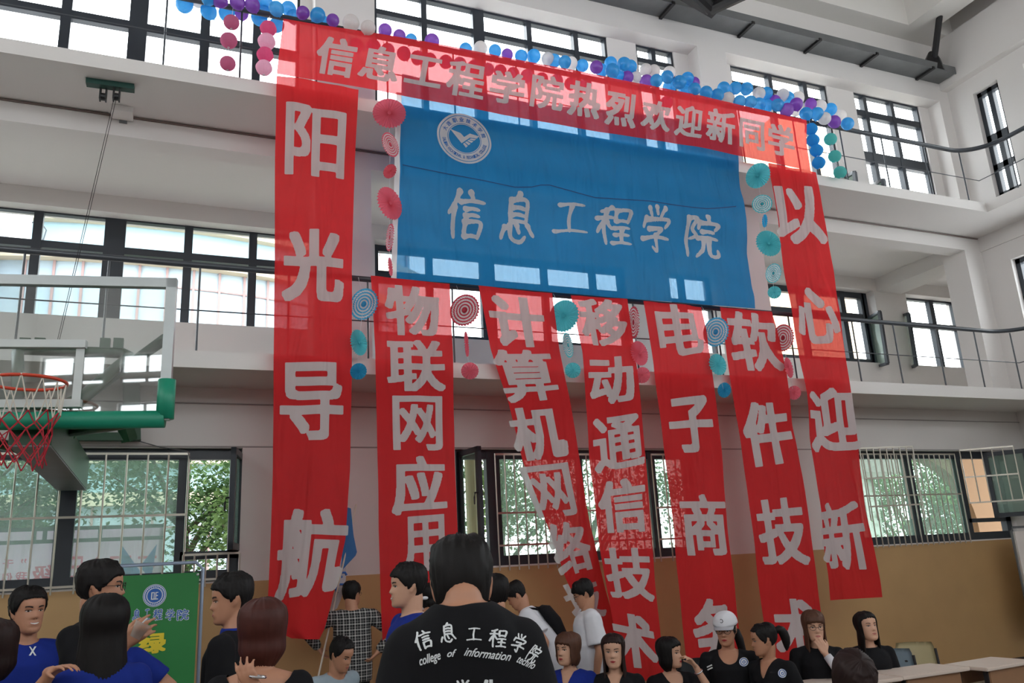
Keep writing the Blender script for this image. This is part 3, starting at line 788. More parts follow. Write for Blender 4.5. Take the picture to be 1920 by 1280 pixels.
for k, ch in enumerate('大连职业技术学院'):
    a = math.radians(158-136*k/7); g = glyph_bm(ch, .03, 30)
    for v in g.verts:
        q = Vector((v.co.x-.5, v.co.y-.5))*.17
        t = a-PI/2
        v.co = Vector((.76*math.cos(a)+q.x*math.cos(t)-q.y*math.sin(t), .76*math.sin(a)+q.x*math.sin(t)+q.y*math.cos(t), 0))
    join_into(dst, g, lambda co: em(co, .010))
link_emb(dst, 'emblem_chinese_lettering'); dst = NB()
S = 'DALIAN VOCATIONAL & TECHNICAL COLLEGE'
for k, ch in enumerate(S):
    if ch == ' ': continue
    a = math.radians(192+156*k/(len(S)-1)); g = glyph_bm(ch, .03, 20)
    for v in g.verts:
        q = Vector(((v.co.x-.5)*.062, (v.co.y-.5)*.12)); t = a+PI/2
        v.co = Vector((.76*math.cos(a)+q.x*math.cos(t)-q.y*math.sin(t), .76*math.sin(a)+q.x*math.sin(t)+q.y*math.cos(t), 0))
    join_into(dst, g, lambda co: em(co, .010))
link('emblem_lettering', dst, M['blueprint'], emb, recalc=False)
bm = NB(); prev = None
crease_shade = [(752, 318), (860, 340), (960, 358), (1025, 357), (1110, 381), (1210, 386), (1320, 402), (1392, 410)]
for k in range(len(crease_shade)-1):
    for s in range(4):
        px = crease_shade[k][0]+(crease_shade[k+1][0]-crease_shade[k][0])*s/4; py = crease_shade[k][1]+(crease_shade[k+1][1]-crease_shade[k][1])*s/4
        u, v = uvb(px, py); a = bm.verts.new(sb.at(u, v-.002, .006)-root.location); b = bm.verts.new(sb.at(u, v+.003, .006)-root.location)
        if prev: bm.faces.new((prev[0], prev[1], b, a))
        prev = (a, b)
link('crease_shade', bm, mat('dark_blue_crease_shade', (20, 62, 110), .8), root, recalc=False)  # dark strip that paints the shade of a crease across the cloth

# ================================================================== balloons, lanterns, paper fans
def soft_mat(name, rgb, trans=.45, rough=.5, gloss=.05, see=0.0):
    m = bpy.data.materials.new(name); m.use_nodes = True
    nt = m.node_tree; nt.nodes.clear(); out = nt.nodes.new('ShaderNodeOutputMaterial'); c = (*lin(rgb), 1)
    lw = nt.nodes.new('ShaderNodeTexNoise'); lw.inputs['Scale'].default_value = 9
    mx = nt.nodes.new('ShaderNodeMix'); mx.data_type = 'RGBA'; mx.inputs[6].default_value = (*[v*.93 for v in c[:3]], 1); mx.inputs[7].default_value = (*[min(1, v*1.07) for v in c[:3]], 1)
    nt.links.new(lw.outputs['Fac'], mx.inputs[0])
    d = nt.nodes.new('ShaderNodeBsdfDiffuse'); t = nt.nodes.new('ShaderNodeBsdfTranslucent'); g = nt.nodes.new('ShaderNodeBsdfGlossy'); g.inputs['Roughness'].default_value = .25
    nt.links.new(mx.outputs[2], d.inputs[0]); nt.links.new(mx.outputs[2], t.inputs[0])
    a = nt.nodes.new('ShaderNodeMixShader'); a.inputs[0].default_value = trans; nt.links.new(d.outputs[0], a.inputs[1]); nt.links.new(t.outputs[0], a.inputs[2])
    b = nt.nodes.new('ShaderNodeMixShader'); b.inputs[0].default_value = gloss; nt.links.new(a.outputs[0], b.inputs[1]); nt.links.new(g.outputs[0], b.inputs[2])
    last = b
    if see:
        tr = nt.nodes.new('ShaderNodeBsdfTransparent'); tr.inputs[0].default_value = (*[.4+.6*v for v in c[:3]], 1)
        e = nt.nodes.new('ShaderNodeMixShader'); e.inputs[0].default_value = see; nt.links.new(b.outputs[0], e.inputs[1]); nt.links.new(tr.outputs[0], e.inputs[2]); last = e
    nt.links.new(last.outputs[0], out.inputs[0])
    return m
BM = {'b': soft_mat('sky_blue_balloon', (84, 188, 238), .62, see=.14), 'w': soft_mat('white_balloon', (236, 232, 230), .55, see=.12), 'p': soft_mat('purple_balloon', (164, 104, 204), .58, see=.12)}
BN = {'b': 'blue', 'w': 'white', 'p': 'purple'}
def balloon_mesh(key):
    bm = NB(); n = 18; prof = [(0, 1.0)]
    for k in range(1, 12):
        t = PI*k/12; prof.append((math.sin(t)*(1-.06*max(0, -math.cos(t))), math.cos(t) if math.cos(t) > 0 else math.cos(t)*1.12))
    prof += [(.10, -1.13), (.06, -1.17), (.11, -1.24), (0, -1.22)]
    rows = []
    for r, z in prof:
        rows.append([bm.verts.new((0, 0, z))] if r == 0 else [bm.verts.new((r*math.cos(2*PI*i/n), r*math.sin(2*PI*i/n), z)) for i in range(n)])
    for a, b in zip(rows, rows[1:]):
        for i in range(n):
            k = (i+1) % n
            if len(a) == 1: bm.faces.new((a[0], b[i], b[k]))
            elif len(b) == 1: bm.faces.new((a[i], b[0], a[k]))
            else: bm.faces.new((a[i], b[i], b[k], a[k]))
    bmesh.ops.recalc_face_normals(bm, faces=bm.faces)
    me = bpy.data.meshes.new(BN[key]+'_balloon'); bm.to_mesh(me); bm.free(); me.materials.append(BM[key])
    me.polygons.foreach_set('use_smooth', [True]*len(me.polygons))
    return me
BME = {k: balloon_mesh(k) for k in 'bwp'}
# px, py, radius, colour, layer (F in front of the rail, R behind, H hidden behind the banner)
BAL = '''346,8,16,b,R 372,1,14,w,R 391,21,15,b,R 392,-4,14,b,F 412,1,14,p,F 425,24,15,b,R 445,4,14,p,F 453,24,13,p,R 473,9,14,p,F 496,4,15,b,R 494,22,13,b,R 486,33,15,b,R
518,16,14,b,F 541,16,14,b,R 519,47,14,b,R 550,31,13,b,R 568,24,12.5,p,F 596,28,14,b,F 624,38,12,p,F 607,42,12,b,R 658,43,16,w,F 690,52,14,w,F 722,57,13,p,R 749,67,12,p,R 771,74,11,b,R 810,77,14,p,R
873,92,12,b,R 901,90,13,w,R 928,95,12,b,R 951,102,11,p,R 977,105,12,b,R 1001,105,13,b,R 1027,110,12,w,R 1039,114,13,b,R 1059,116,12,b,F 1071,118,12,w,R 1092,123,12,b,R 1118,126,12.5,p,F 1127,131,12,b,R
1145,118,12,b,R 1148,132,13,b,F 1170,120,13,b,F 1182,124,12,b,R 1159,142,12,b,R 1176,145,12,p,R 1191,144,12,w,R 1211,131,12,w,R 1226,133,12,w,R 1212,153,13,p,R 1231,151,12,b,F 1251,144,12,b,F 1255,136,12,w,R
1255,164,13,b,R 1274,154,13,b,F 1289,147,12,b,R 1301,155,11,p,R 1284,171,12,b,R 1302,167,12,b,F 1324,173,12,b,F 1345,178,12,b,F 1357,165,12,b,R 1365,184,11.5,w,F 1379,165,12,b,R 1400,166,12,b,R 1387,190,12,b,F
1407,191,12,b,F 1423,175,12,w,R 1437,175,12,b,R 1423,195,12,b,R 1438,198,12,b,R 1452,190,12,p,R 1458,197,12,b,F 1468,178,12,w,R 1477,183,12,b,R 1475,206,13,p,F 1493,195,12,p,F 1496,183,12,w,R 1493,205,12,w,R
1520,195,11,p,R 1511,213,12,b,F 1532,213,12,b,F 1538,199,12,w,R 1557,205,12,b,R 1546,222,12,w,F 1564,228,12,p,F 1575,217,12,w,R 1589,232,12,b,F
668,86,14,p,H 700,88,14,p,H 727,94,13,b,H 757,100,13,p,H 783,108,13,p,H 806,112,13,p,H 836,116,13,p,H 862,120,13,b,H 888,125,12,p,H 915,130,12,b,H 938,133,12,p,H 962,138,12,b,H 988,142,12,b,H 1016,148,12,p,H 1044,151,12,b,H 1070,157,12,p,H 1098,160,12,b,H 1250,192,12,p,H'''
cnt = {'b': 0, 'w': 0, 'p': 0}
ORD = lambda n: '%d%s' % (n, 'th' if 10 <= n % 100 <= 20 else {1: 'st', 2: 'nd', 3: 'rd'}.get(n % 10, 'th'))
bal = []
for t in BAL.split():
    x, y, r, k, lay = t.split(','); bal.append((float(x), float(y), float(r), k, lay))
hid = {'b': 0, 'w': 0, 'p': 0}
rb = random.Random(3)
for x, y, r, k, lay in sorted(bal):
    Y = YB+{'F': -.14, 'R': .20, 'H': .22}[lay]+rb.uniform(-.03, .03)
    p = onY(x, y, Y); rad = r/FPX*depth(p)
    o = bpy.data.objects.new('balloon', BME[k]); COL.objects.link(o); o.location = p; o.scale = (rad, rad, rad)
    o.rotation_euler = (rb.uniform(-.7, .7)+(0.5 if lay == 'F' else 0), rb.uniform(-.6, .6), rb.uniform(0, 6))
    if lay == 'H':
        hid[k] += 1
        tag(o, '%s balloon showing dark through the top red banner, %s %s one there from the left' % (BN[k], ORD(hid[k]), BN[k]), 'balloon', 'balloons tied along the upper railing')
    else:
        cnt[k] += 1
        tag(o, '%s balloon on the upper railing garland, %s %s one counted from the left end' % (BN[k], ORD(cnt[k]), BN[k]), 'balloon', 'balloons tied along the upper railing')

def paper(name, rgb, trans=.6): return soft_mat(name, rgb, trans, gloss=0.0)
LM = {'dusty pink': paper('dusty_pink_tissue', (216, 138, 170)), 'hot pink': paper('hot_pink_paper', (238, 128, 172)), 'pale pink': paper('pale_pink_paper', (246, 206, 224)), 'blue': paper('blue_paper', (74, 172, 226)), 'teal': paper('teal_tissue', (122, 204, 200))}
def lantern(px, py, r, colour, label, honey=False, Y=YB-.12):
    p = onY(px, py, Y); rad = r/FPX*depth(p)
    root = empty('paper_lantern', p); tag(root, label, 'lantern', 'round paper lanterns hanging from the upper railing')
    bm = NB(); nu, nv = 48, 14; rows = []
    for j in range(nv+1):
        t = .12+(PI-.24)*j/nv; ring = []
        for i in range(nu):
            a = 2*PI*i/nu; ribs = 24 if honey else 8
            k = 1+(.035*math.cos(ribs*a) if honey else -.05*abs(math.sin(ribs*a/2))**.5+.03)
            ring.append(bm.verts.new((rad*k*math.sin(t)*math.cos(a), rad*k*math.sin(t)*math.sin(a), rad*math.cos(t))))
        rows.append(ring)
    for a, b in zip(rows, rows[1:]):
        for i in range(nu): bm.faces.new((a[i], b[i], b[(i+1) % nu], a[(i+1) % nu]))
    link('paper_globe', bm, LM[colour], root, smooth=True)
    bm = NB(); tube(bm, [(0, 0, rad*.97), (0, 0, rad*1.05)], rad*.16, 10); tube(bm, [(0, 0, -rad*1.03), (0, 0, -rad*.97)], rad*.16, 10)
    link('ring', bm, M['hem'], root)
    return root
for k, (x, y, r) in enumerate([(434, 42, 14), (429, 76, 15), (427, 119, 14)]):
    lantern(x, y, r, 'dusty pink', '%s dusty pink honeycomb paper ball of the three left of the pink lantern string' % ('top', 'middle', 'lowest')[k], True)
for k, (x, y, r) in enumerate([(503, 54, 15), (500, 78, 16), (497, 103, 15), (495, 127, 15)]):
    lantern(x, y, r, 'hot pink' if k % 2 == 0 else 'pale pink', '%s pink lantern beside the left end of the top banner, %s on its string' % (('bright', 'pale')[k % 2], ('topmost', 'second', 'third', 'lowest')[k]))
for k, (x, y, r) in enumerate([(1521, 242, 11.5), (1524, 263, 12), (1531, 282, 12), (1535, 305, 12)]):
    lantern(x, y, r, 'blue', 'blue paper lantern at the right end of the top banner, %s on its string' % ('topmost', 'second', 'third', 'lowest')[k])
for k, (x, y, r) in enumerate([(1557, 261, 11.5), (1565, 293, 11.5), (1575, 323, 11.5)]):
    lantern(x, y, r, 'teal', 'teal honeycomb ball right of the blue lanterns, %s of three' % ('topmost', 'middle', 'lowest')[k], True)

FM = {'pink': paper('pink_fan_paper', (232, 118, 136)), 'coral': paper('coral_fan_paper', (226, 100, 112)), 'teal': paper('teal_fan_paper', (104, 204, 214)), 'blue': paper('blue_fan_paper', (60, 168, 214)), 'white': paper('white_fan_paper', (228, 222, 222)), 'red': paper('red_fan_paper', (206, 84, 100)), 'skyblue': paper('light_blue_fan_paper', (92, 184, 222))}
def fan(px, py, rx, ry, kind, label, Y=YB-.19, flip=1):
    p = onY(px, py, Y); dep = depth(p); rad = ry/FPX*dep
    root = empty('paper_fan', p); tag(root, label, 'paper fan', 'pleated paper fans hanging on threads')
    view = math.atan2(p.x, p.y)
    root.rotation_euler = (0, 0, -view+flip*math.acos(min(1, rx/ry)))
    n = 60 if ry > 20 else 40
    stripes = {'bluestripe': ('white', 'skyblue'), 'redstripe': ('white', 'red'), 'tealstripe': ('white', 'teal'), 'pinkstripe': ('white', 'pink')}.get(kind)
    cols = stripes or (kind, kind)
    nr = 9 if stripes else 5
    bm = NB(); rows = []
    for j in range(nr+1):
        f = .10+.90*j/nr; ring = []
        for i in range(n):
            a = 2*PI*i/n; z = (1 if i % 2 else -1)*.055*rad*(.4+.6*f)
            rr = rad*f*(1.0+(.05 if (j == nr and i % 2) else 0))
            ring.append(bm.verts.new((rr*math.cos(a), z, rr*math.sin(a))))
        rows.append(ring)
    for j, (a, b) in enumerate(zip(rows, rows[1:])):
        for i in range(n): bm.faces.new((a[i], b[i], b[(i+1) % n], a[(i+1) % n])).material_index = j % 2
    link('pleats', bm, [FM[cols[1]], FM[cols[0]]], root, recalc=False)
    bm = NB(); tube(bm, [(0, -.04*rad, 0), (0, .04*rad, 0)], rad*.12, 12); link('rosette_centre', bm, FM[cols[1]], root)
    return p
def strand(pts, label):
    o = link('thread', (lambda b: (tube(b, pts, .0022, 5), b)[1])(NB()), M['hem']); tag(o, label, 'thread', 'threads holding the paper fans'); return o
FANS = [
 ('left of the blue banner', [(730, 212, 30, 30, 'pink'), (732, 271, 15, 23, 'pinkstripe'), (731, 321, 12, 14, 'coral'), (731, 381, 22, 31, 'pink'), (731, 445, 7, 25, 'pinkstripe'), (732, 500, 4, 17, 'pink')]),
 ('between the far left banner and 物联网应用', [(682, 570, 25, 30, 'bluestripe'), (673, 642, 15, 24, 'teal'), (672, 696, 15, 15.5, 'blue')]),
 ('between 物联网应用 and the slanting banner', [(871, 581, 27, 30, 'redstripe'), (875, 645, 3.5, 23, 'pink'), (881, 695, 16, 16, 'pink')]),
 ('between the slanting banner and 移动通信技术', [(1057, 592, 27, 30, 'teal'), (1065, 647, 9, 23, 'tealstripe'), (1074, 694, 14.5, 14.5, 'teal')]),
 ('between 移动通信技术 and 电子商务', [(1188, 604, 10, 29, 'redstripe'), (1199, 662, 15, 23, 'pink'), (1204, 703, 14.5, 15, 'pink')]),
 ('between 电子商务 and 软件技术', [(1342, 622, 23, 27, 'bluestripe'), (1346, 683, 15, 20, 'teal'), (1358, 731, 12, 14, 'blue')]),
 ('between 软件技术 and the far right banner', [(1468, 633, 19, 25, 'redstripe'), (1479, 689, 7, 19, 'pink'), (1489, 736, 12, 13, 'pink')]),
 ('right of the blue banner', [(1421, 329, 22, 24, 'teal'), (1429, 382, 18, 18, 'tealstripe'), (1434, 414, 5, 12, 'blue'), (1441, 456, 21, 25, 'teal'), (1450, 512, 14, 18, 'tealstripe'), (1452, 548, 12, 12, 'teal')]),
]
KN = {'bluestripe': 'blue and white ringed', 'redstripe': 'red and white ringed', 'tealstripe': 'teal and white ringed', 'pinkstripe': 'pink and white ringed'}
for where, fs in FANS:
    pts = []
    for k, (x, y, rx, ry, kind) in enumerate(fs):
        pos = ('topmost', 'second', 'third', 'fourth', 'fifth', 'sixth')[k]
        pts.append(fan(x, y, rx, ry, kind, '%s paper fan %s, %s on its thread' % (KN.get(kind, kind), where, pos), flip=1 if k % 2 else -1))
    Yt = YB-.19
    topz = (ZC+.738*yr if fs[0][1] < 400 else ZC+.3685*yr)
    strand([(pts[0].x-.01, YB+.02, topz), (pts[0].x, Yt+.02, pts[0].z+.05)]+[(q.x, Yt+.012, q.z) for q in pts], 'thin white thread holding the paper fans '+where)
for pts, lb in (([(437, 14), (434, 42), (429, 76), (427, 119)], 'thin thread holding the dusty pink paper balls'), ([(506, 30), (503, 54), (500, 78), (497, 103), (495, 127)], 'thin thread holding the pink lanterns'), ([(1517, 225), (1521, 242), (1524, 263), (1531, 282), (1535, 305)], 'thin thread holding the blue lanterns'), ([(1552, 236), (1557, 261), (1565, 293), (1575, 323)], 'thin thread holding the teal paper balls')):
    strand([onY(x, y, YB-.12) for x, y in pts], lb)

# ================================================================== outside the windows
bm = NB(); box(bm, -40, 60, Y2-1.9, 70, -.5, -.3)
struct(link('ground', bm, mat('grey_paving_outside', (150, 148, 142), .9)), 'grey paved ground outside the windows', 'ground')
M['leaf'] = soft_mat('tree_leaf', (84, 112, 72), .35, gloss=.02)
M['leaf2'] = soft_mat('tree_leaf_pale', (108, 134, 84), .35, gloss=.02)
M['bark'] = mat('tree_bark', (88, 76, 64), .9, var=.2)
def tree(loc, h, r, n, seed, label, pale=False):
    rg = random.Random(seed)
    root = empty('tree', loc); tag(root, label, 'tree', 'trees outside the lower windows')
    bm = NB(); tube(bm, [(0, 0, 0), (.05, .03, h*.3), (-.04, .02, h*.55)], [.13, .11, .07], 10)
    link('trunk', bm, M['bark'], root)
    tips = []
    for k in range(9):
        a = rg.uniform(0, 6.28); q = Vector((math.cos(a)*r*.75, math.sin(a)*r*.6, h*rg.uniform(.5, .92)))
        s = Vector((0, 0, h*rg.uniform(.28, .5))); tips.append((s, q))
        bm = NB(); tube(bm, [s, s.lerp(q, .5)+Vector((0, 0, .12)), q], [.05, .035, .012], 6); link('branch', bm, M['bark'], root)
    bm = NB()
    cl = [(s.lerp(q, rg.uniform(.45, 1.15))+Vector((rg.gauss(0, .25), rg.gauss(0, .25), rg.gauss(0, .3))), rg.uniform(.3, .6)) for s, q in tips for _ in range(6)]
    for k in range(n):
        c_, rr = rg.choice(cl); p = c_+Vector((rg.gauss(0, 1), rg.gauss(0, 1), rg.gauss(0, .8)))*rr*.62
        d = Vector((rg.gauss(0, 1), rg.gauss(0, 1), rg.gauss(-.3, .7))).normalized(); u, v = frame_of(d); L = rg.uniform(.07, .135); w = L*.34
        bm.faces.new([bm.verts.new(x) for x in (p, p+d*L*.5+u*w, p+d*L, p+d*L*.5-u*w)])
    link('crown', bm, M['leaf2'] if pale else M['leaf'], root, recalc=False)
TREES = [((-3.3, 15.2), 5.6, 2.0, 11000, 'leafy tree outside behind the left half of the left lower window'), ((.4, 16.0), 6.0, 1.9, 11000, 'leafy tree outside the left lower window behind its middle pane'),
 ((1.6, 13.6), 5.2, 1.15, 4600, 'tree close outside the open casement of the left lower window'), ((6.0, 15.0), 5.8, 1.5, 7500, 'bright green tree outside the left end of the middle lower window'), ((9.0, 17.0), 6.0, 1.7, 6000, 'loose tree outside the middle lower window'),
 ((11.2, 15.2), 5.2, 1.3, 4500, 'tree outside the right end of the middle lower window'), ((19.5, 17.6), 5.0, 2.2, 13000, 'bushy tree outside the right lower window, seen through the arch'), ((22.3, 17.8), 5.0, 2.0, 11000, 'bushy tree outside the right end of the right lower window')]
for k, (xy, h, r, n, lb) in enumerate(TREES): tree((*xy, -.3), h, r, n, 50+k, lb, k in (2, 3, 6, 7))

# curved pale block across the yard
root = empty('building', (-1.0, 40, -.3)); tag(root, 'pale curved building across the yard with rounded bands and window strips', 'building')
M['cream'] = mat('cream_render', (186, 174, 152), .8); M['cyan'] = mat('pale_cyan_tile', (150, 180, 190), .7); M['mull'] = mat('pinkish_window_mullion', (150, 124, 122), .7); M['bglass'] = mat('pale_blue_building_glass', (164, 180, 190), .6, spec=.1)
RB = 14.5
def arc_band(name, r0, z0, z1, m, a0=-62, a1=40, n=40):
    bm = NB(); prev = None
    for k in range(n+1):
        a = math.radians(-90+a0+(a1-a0)*k/n); c_, s_ = math.cos(a), math.sin(a)
        q = [bm.verts.new((r*c_, r*s_, z)) for r, z in ((r0, z0), (r0, z1), (r0-1, z1), (r0-1, z0))]
        if prev:
            for i in range(4): bm.faces.new((prev[i], prev[(i+1) % 4], q[(i+1) % 4], q[i]))
        else: bm.faces.new(q)
        prev = q
    bm.faces.new(prev)
    return link(name, bm, m, root)
for k in range(5):
    b = k*3.55-1.15
    arc_band('band', RB+.35, b+1.85, b+2.2, M['cream']); arc_band('band', RB+.15, b+2.2, b+3.0, M['cyan']); arc_band('band', RB+.45, b+3.0, b+3.55, M['cream'])
    arc_band('window_strip', RB, b+.0, b+1.85, M['bglass'])
    bm = NB()
    for i in range(34):
        a = math.radians(-90-60+3*i); c_, s_ = math.cos(a), math.sin(a)
        bar(bm, ((RB+.02)*c_, (RB+.02)*s_, b), ((RB+.02)*c_, (RB+.02)*s_, b+1.85), .07, .10)
    prev = None
    for i in range(41):
        a = math.radians(-90-62+102*i/40); p = ((RB+.02)*math.cos(a), (RB+.02)*math.sin(a), b+1.25)
        if prev: bar(bm, prev, p, .06, .05)
        prev = p
    o = link('mullions', bm, M['mull'], root); o['kind'] = 'stuff'
root = empty('building', (-7.4, 24.2, -.3)); tag(root, 'white building corner at far left carrying the air conditioner', 'building')
bm = NB(); box(bm, -3, 2.6, 0, 4, 0, 16); link('wall', bm, mat('bluish_white_render', (206, 214, 222), .8), root)
bm = NB(); box(bm, -.2, 1.5, -.03, .02, 9.3, 10.8); link('window', bm, M['bglass'], root)
p = onY(18, 424, 24.0)
root = empty('air_conditioner', (p.x, 24.18, p.z-.55)); tag(root, 'white outdoor air conditioner unit with two fans on the far left building', 'air conditioner')
bm = NB(); box(bm, -.55, .5, -.42, 0, 0, 1.1); link('case', bm, mat('air_conditioner_white', (226, 228, 228), .5), root)
for z in (.28, .80):
    bm = NB(); tube(bm, [(-.12, -.425, z), (-.12, -.45, z)], .21, 24)
    for q in (.17, .12, .07): tube(bm, [(-.12+q*math.cos(2*PI*i/20), -.455, z+q*math.sin(2*PI*i/20)) for i in range(21)], .008, 5)
    link('fan_guard', bm, mat('grey_fan_guard', (160, 164, 168), .6), root)
bm = NB(); tube(bm, [(.5, -.1, .75), (.7, -.05, .8), (.85, -.02, .6), (.8, -.02, .3)], .02, 6); link('hose', bm, M['rail'], root)
root = empty('building', (16.7, 17.4, -.3)); tag(root, 'cream orange building wing seen through the right gallery window', 'building')
bm = NB(); box(bm, 0, 1.75, 0, 4, 3.9, 15); link('wall', bm, mat('cream_orange_render', (236, 206, 168), .8), root)
bm = NB(); box(bm, .1, 1.65, .1, 3.9, 0, 3.9); link('base', bm, mat('grey_render', (190, 188, 184), .8), root)
# orange arcade arch outside the right lower window
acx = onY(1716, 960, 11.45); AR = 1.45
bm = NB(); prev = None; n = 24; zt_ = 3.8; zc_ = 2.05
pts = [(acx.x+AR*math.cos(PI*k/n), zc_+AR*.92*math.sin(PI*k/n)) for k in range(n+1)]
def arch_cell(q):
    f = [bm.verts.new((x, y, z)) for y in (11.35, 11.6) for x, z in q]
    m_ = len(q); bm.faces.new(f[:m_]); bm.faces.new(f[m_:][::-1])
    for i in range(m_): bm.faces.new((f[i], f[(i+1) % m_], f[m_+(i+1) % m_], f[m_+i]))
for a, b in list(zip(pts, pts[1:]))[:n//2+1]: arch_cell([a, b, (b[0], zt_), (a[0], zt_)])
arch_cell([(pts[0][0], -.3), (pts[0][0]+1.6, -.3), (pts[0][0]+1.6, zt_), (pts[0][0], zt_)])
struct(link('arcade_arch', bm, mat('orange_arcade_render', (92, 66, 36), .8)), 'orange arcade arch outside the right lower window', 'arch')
pa = onY(1560, 858, 13.2); pb2 = onY(1712, 884, 13.2)
root = empty('canopy', (pa.x, 13.2, 0)); tag(root, 'pale canopy edge outside the right lower window, upper left of its pane', 'canopy')
bm = NB(); box(bm, 0, pb2.x-pa.x, 0, 1.6, pb2.z, pb2.z+1.2); link('roof_edge', bm, mat('pale_pink_render', (206, 196, 196), .8), root)
for x in (.1, pb2.x-pa.x-.2):
    bm = NB(); box(bm, x, x+.1, 1.3, 1.4, -.3, pb2.z); link('post', bm, M['wall'], root)
# drain pipe outside the middle casement
p = onY(884, 940, 10.6)
o = link('drain_pipe', (lambda b: (tube(b, [(0, 0, 0), (0, 0, 4.1)], .075, 14), b)[1])(NB()), mat('cream_pipe', (226, 200, 160), .5)); o.location = (p.x, 10.6, -.3)
tag(o, 'cream drain pipe outside the middle open casement', 'pipe')

# printed hoarding seen from behind through the left lower window
YHo = 13.0
x1 = X(308, 1030, YHo); ztop = Z(150, 990, YHo)
root = empty('hoarding', (x1-5.5, YHo, -.3)); tag(root, 'pale event hoarding with mirrored red writing seen from behind through the left window', 'hoarding')
zz = ztop+.3; z2 = Z(150, 1013, YHo)+.3
bm = NB(); box(bm, 0, 5.5, 0, .03, .35, zz); link('panel', bm, cloth_mat('translucent_hoarding_print', (226, 206, 222), .8, .02), root)
for z in (zz, z2, .35):
    bm = NB(); bar(bm, (0, -.03, z), (5.5, -.03, z), .05, .05); link('frame_rail', bm, M['frame'], root)
for x in (.03, X(188, 1000, YHo)-x1+5.5, X(85, 1000, YHo)-x1+5.5, X(65, 1000, YHo)-x1+5.5):
    bm = NB(); bar(bm, (x, -.03, z2), (x, -.03, zz), .05, .05); link('frame_post', bm, M['frame'], root)
for x in (.0, 2.75, 5.47):
    bm = NB(); bar(bm, (x, .06, 0), (x, .06, zz), .06, .06); link('support_post', bm, M['frame'], root)
bm = NB(); o0 = Vector(root.location)
for ch, xa, xb, ya, yb in [('千', 4, 26, 1047, 1066), ('们', 3, 24, 1073, 1094), ('我', 27, 52, 1071, 1092), ('级', 57, 103, 1058, 1090), ('日', 128, 156, 1042, 1088), (')', 170, 186, 1042, 1086), ('日', 203, 246, 1041, 1085), ('三', 254, 296, 1041, 1083), ('”', 39, 50, 1047, 1056)]:
    g = glyph_bm(ch, .03, 40); A = onY(xa, yb, YHo-.004)-o0; B = onY(xb, ya, YHo-.004)-o0
    join_into(bm, g, lambda co: Vector((B.x+(A.x-B.x)*co.x, -.004, A.z+(B.z-A.z)*co.y)))
link('mirrored_lettering', bm, cloth_mat('pink_print_ink', (222, 110, 136), .7, .02), root, recalc=False)
bm = NB()
for q in ([(0, 0), (.35, 0), (.0, .5)], [(.25, .2), (.4, .0), (.45, .5)]):
    bm.faces.new([bm.verts.new((4.95+a, -.006, zz-.75+b)) for a, b in q])
link('coloured_print', bm, cloth_mat('blue_print_ink', (90, 130, 190), .5, .02), root)

# ================================================================== basketball board on its wall mount
M['green'] = mat('green_paint', (24, 70, 42), .4, var=.1); M['greenpad'] = mat('green_board_padding', (24, 140, 110), .45)
M['alu'] = mat('silver_aluminium', (176, 182, 182), .35, .4); M['orange'] = mat('orange_rim_paint', (206, 66, 40), .35)
BANG = math.radians(-10)
k0 = (2.95-ZC)/ray(318, 780).z
PR = Vector((0, 0, ZC))+ray(318, 780)*k0
E1 = Vector((math.cos(BANG), math.sin(BANG), 0)); EN = Vector((E1.y, -E1.x, 0))     # along the board, and out towards the hall
def onB(px, py, off=0.0):
    d = ray(px, py); o = Vector((0, 0, ZC)); k = (PR+EN*off-o).dot(EN)/d.dot(EN); return o+d*k
ztopb = onB(326, 532).z
root = empty('basketball_hoop', (PR-E1*.9).to_tuple()); tag(root, 'wall mounted glass basketball board with orange rim, net and green steel arms', 'basketball hoop')
BO = Vector(root.location); Bz0 = PR.z
def bp(s, z, off=0.0): return PR-E1*s+EN*off+Vector((0, 0, z-PR.z))-BO     # s metres left of the right edge
W_ = 1.8
bm = NB(); q = [bp(.03, Bz0), bp(W_-.03, Bz0), bp(W_-.03, ztopb), bp(.03, ztopb)]
f = [bm.verts.new(v+EN*t) for t in (-.006, .006) for v in q]
for i in range(4): bm.faces.new((f[i], f[(i+1) % 4], f[4+(i+1) % 4], f[4+i]))
bm.faces.new(f[:4]); bm.faces.new(f[4:][::-1])
link('glass_board', bm, glass_mat('board_glass', (.88, .92, .91), gloss=.13), root)
bm = NB()
for a, b in ((bp(.035, Bz0-.03), bp(.035, ztopb+.035)), (bp(W_-.035, Bz0-.03), bp(W_-.035, ztopb+.035))): bar(bm, a, b, .07, .06, up=EN)
for z in (ztopb, ): bar(bm, bp(0, z), bp(W_, z), .06, .07)
link('board_frame', bm, M['alu'], root)
bm = NB(); zc2 = onB(318, 712).z
for s in (.03, W_-.03): tube(bm, [bp(s, Bz0-.02), bp(s, zc2)], .06, 12)
tube(bm, [bp(.03, Bz0-.02), bp(W_-.03, Bz0-.02)], .062, 12)
link('edge_padding', bm, M['greenpad'], root, smooth=True)
bm = NB(); zt0 = onB(100, 646).z; sR = (PR-onB(148, 700)).dot(E1)
cs = sR+.295
zb0 = onB(140, 757).z
for a, b in ((bp(cs-.295, zb0-.02, .012), bp(cs-.295, zt0, .012)), (bp(cs+.295, zb0-.02, .012), bp(cs+.295, zt0, .012)), (bp(cs-.33, zt0, .012), bp(cs+.33, zt0, .012)), (bp(cs-.33, zb0, .012), bp(cs+.33, zb0, .012))): bar(bm, a, b, .055, .055) if abs(a.z-b.z) < .01 else bar(bm, a, b, .055, .004, up=EN)
link('target_rectangle', bm, mat('white_target_line', (206, 212, 210), .6), root)
RC = onB(50, 717, .385)-BO
zr = RC.z
bm = NB(); tube(bm, [RC+Vector((.228*math.cos(2*PI*i/40), .228*math.sin(2*PI*i/40), 0)) for i in range(41)], .011, 8, caps=False)
rim = link('rim', bm, M['orange'], root, smooth=True)
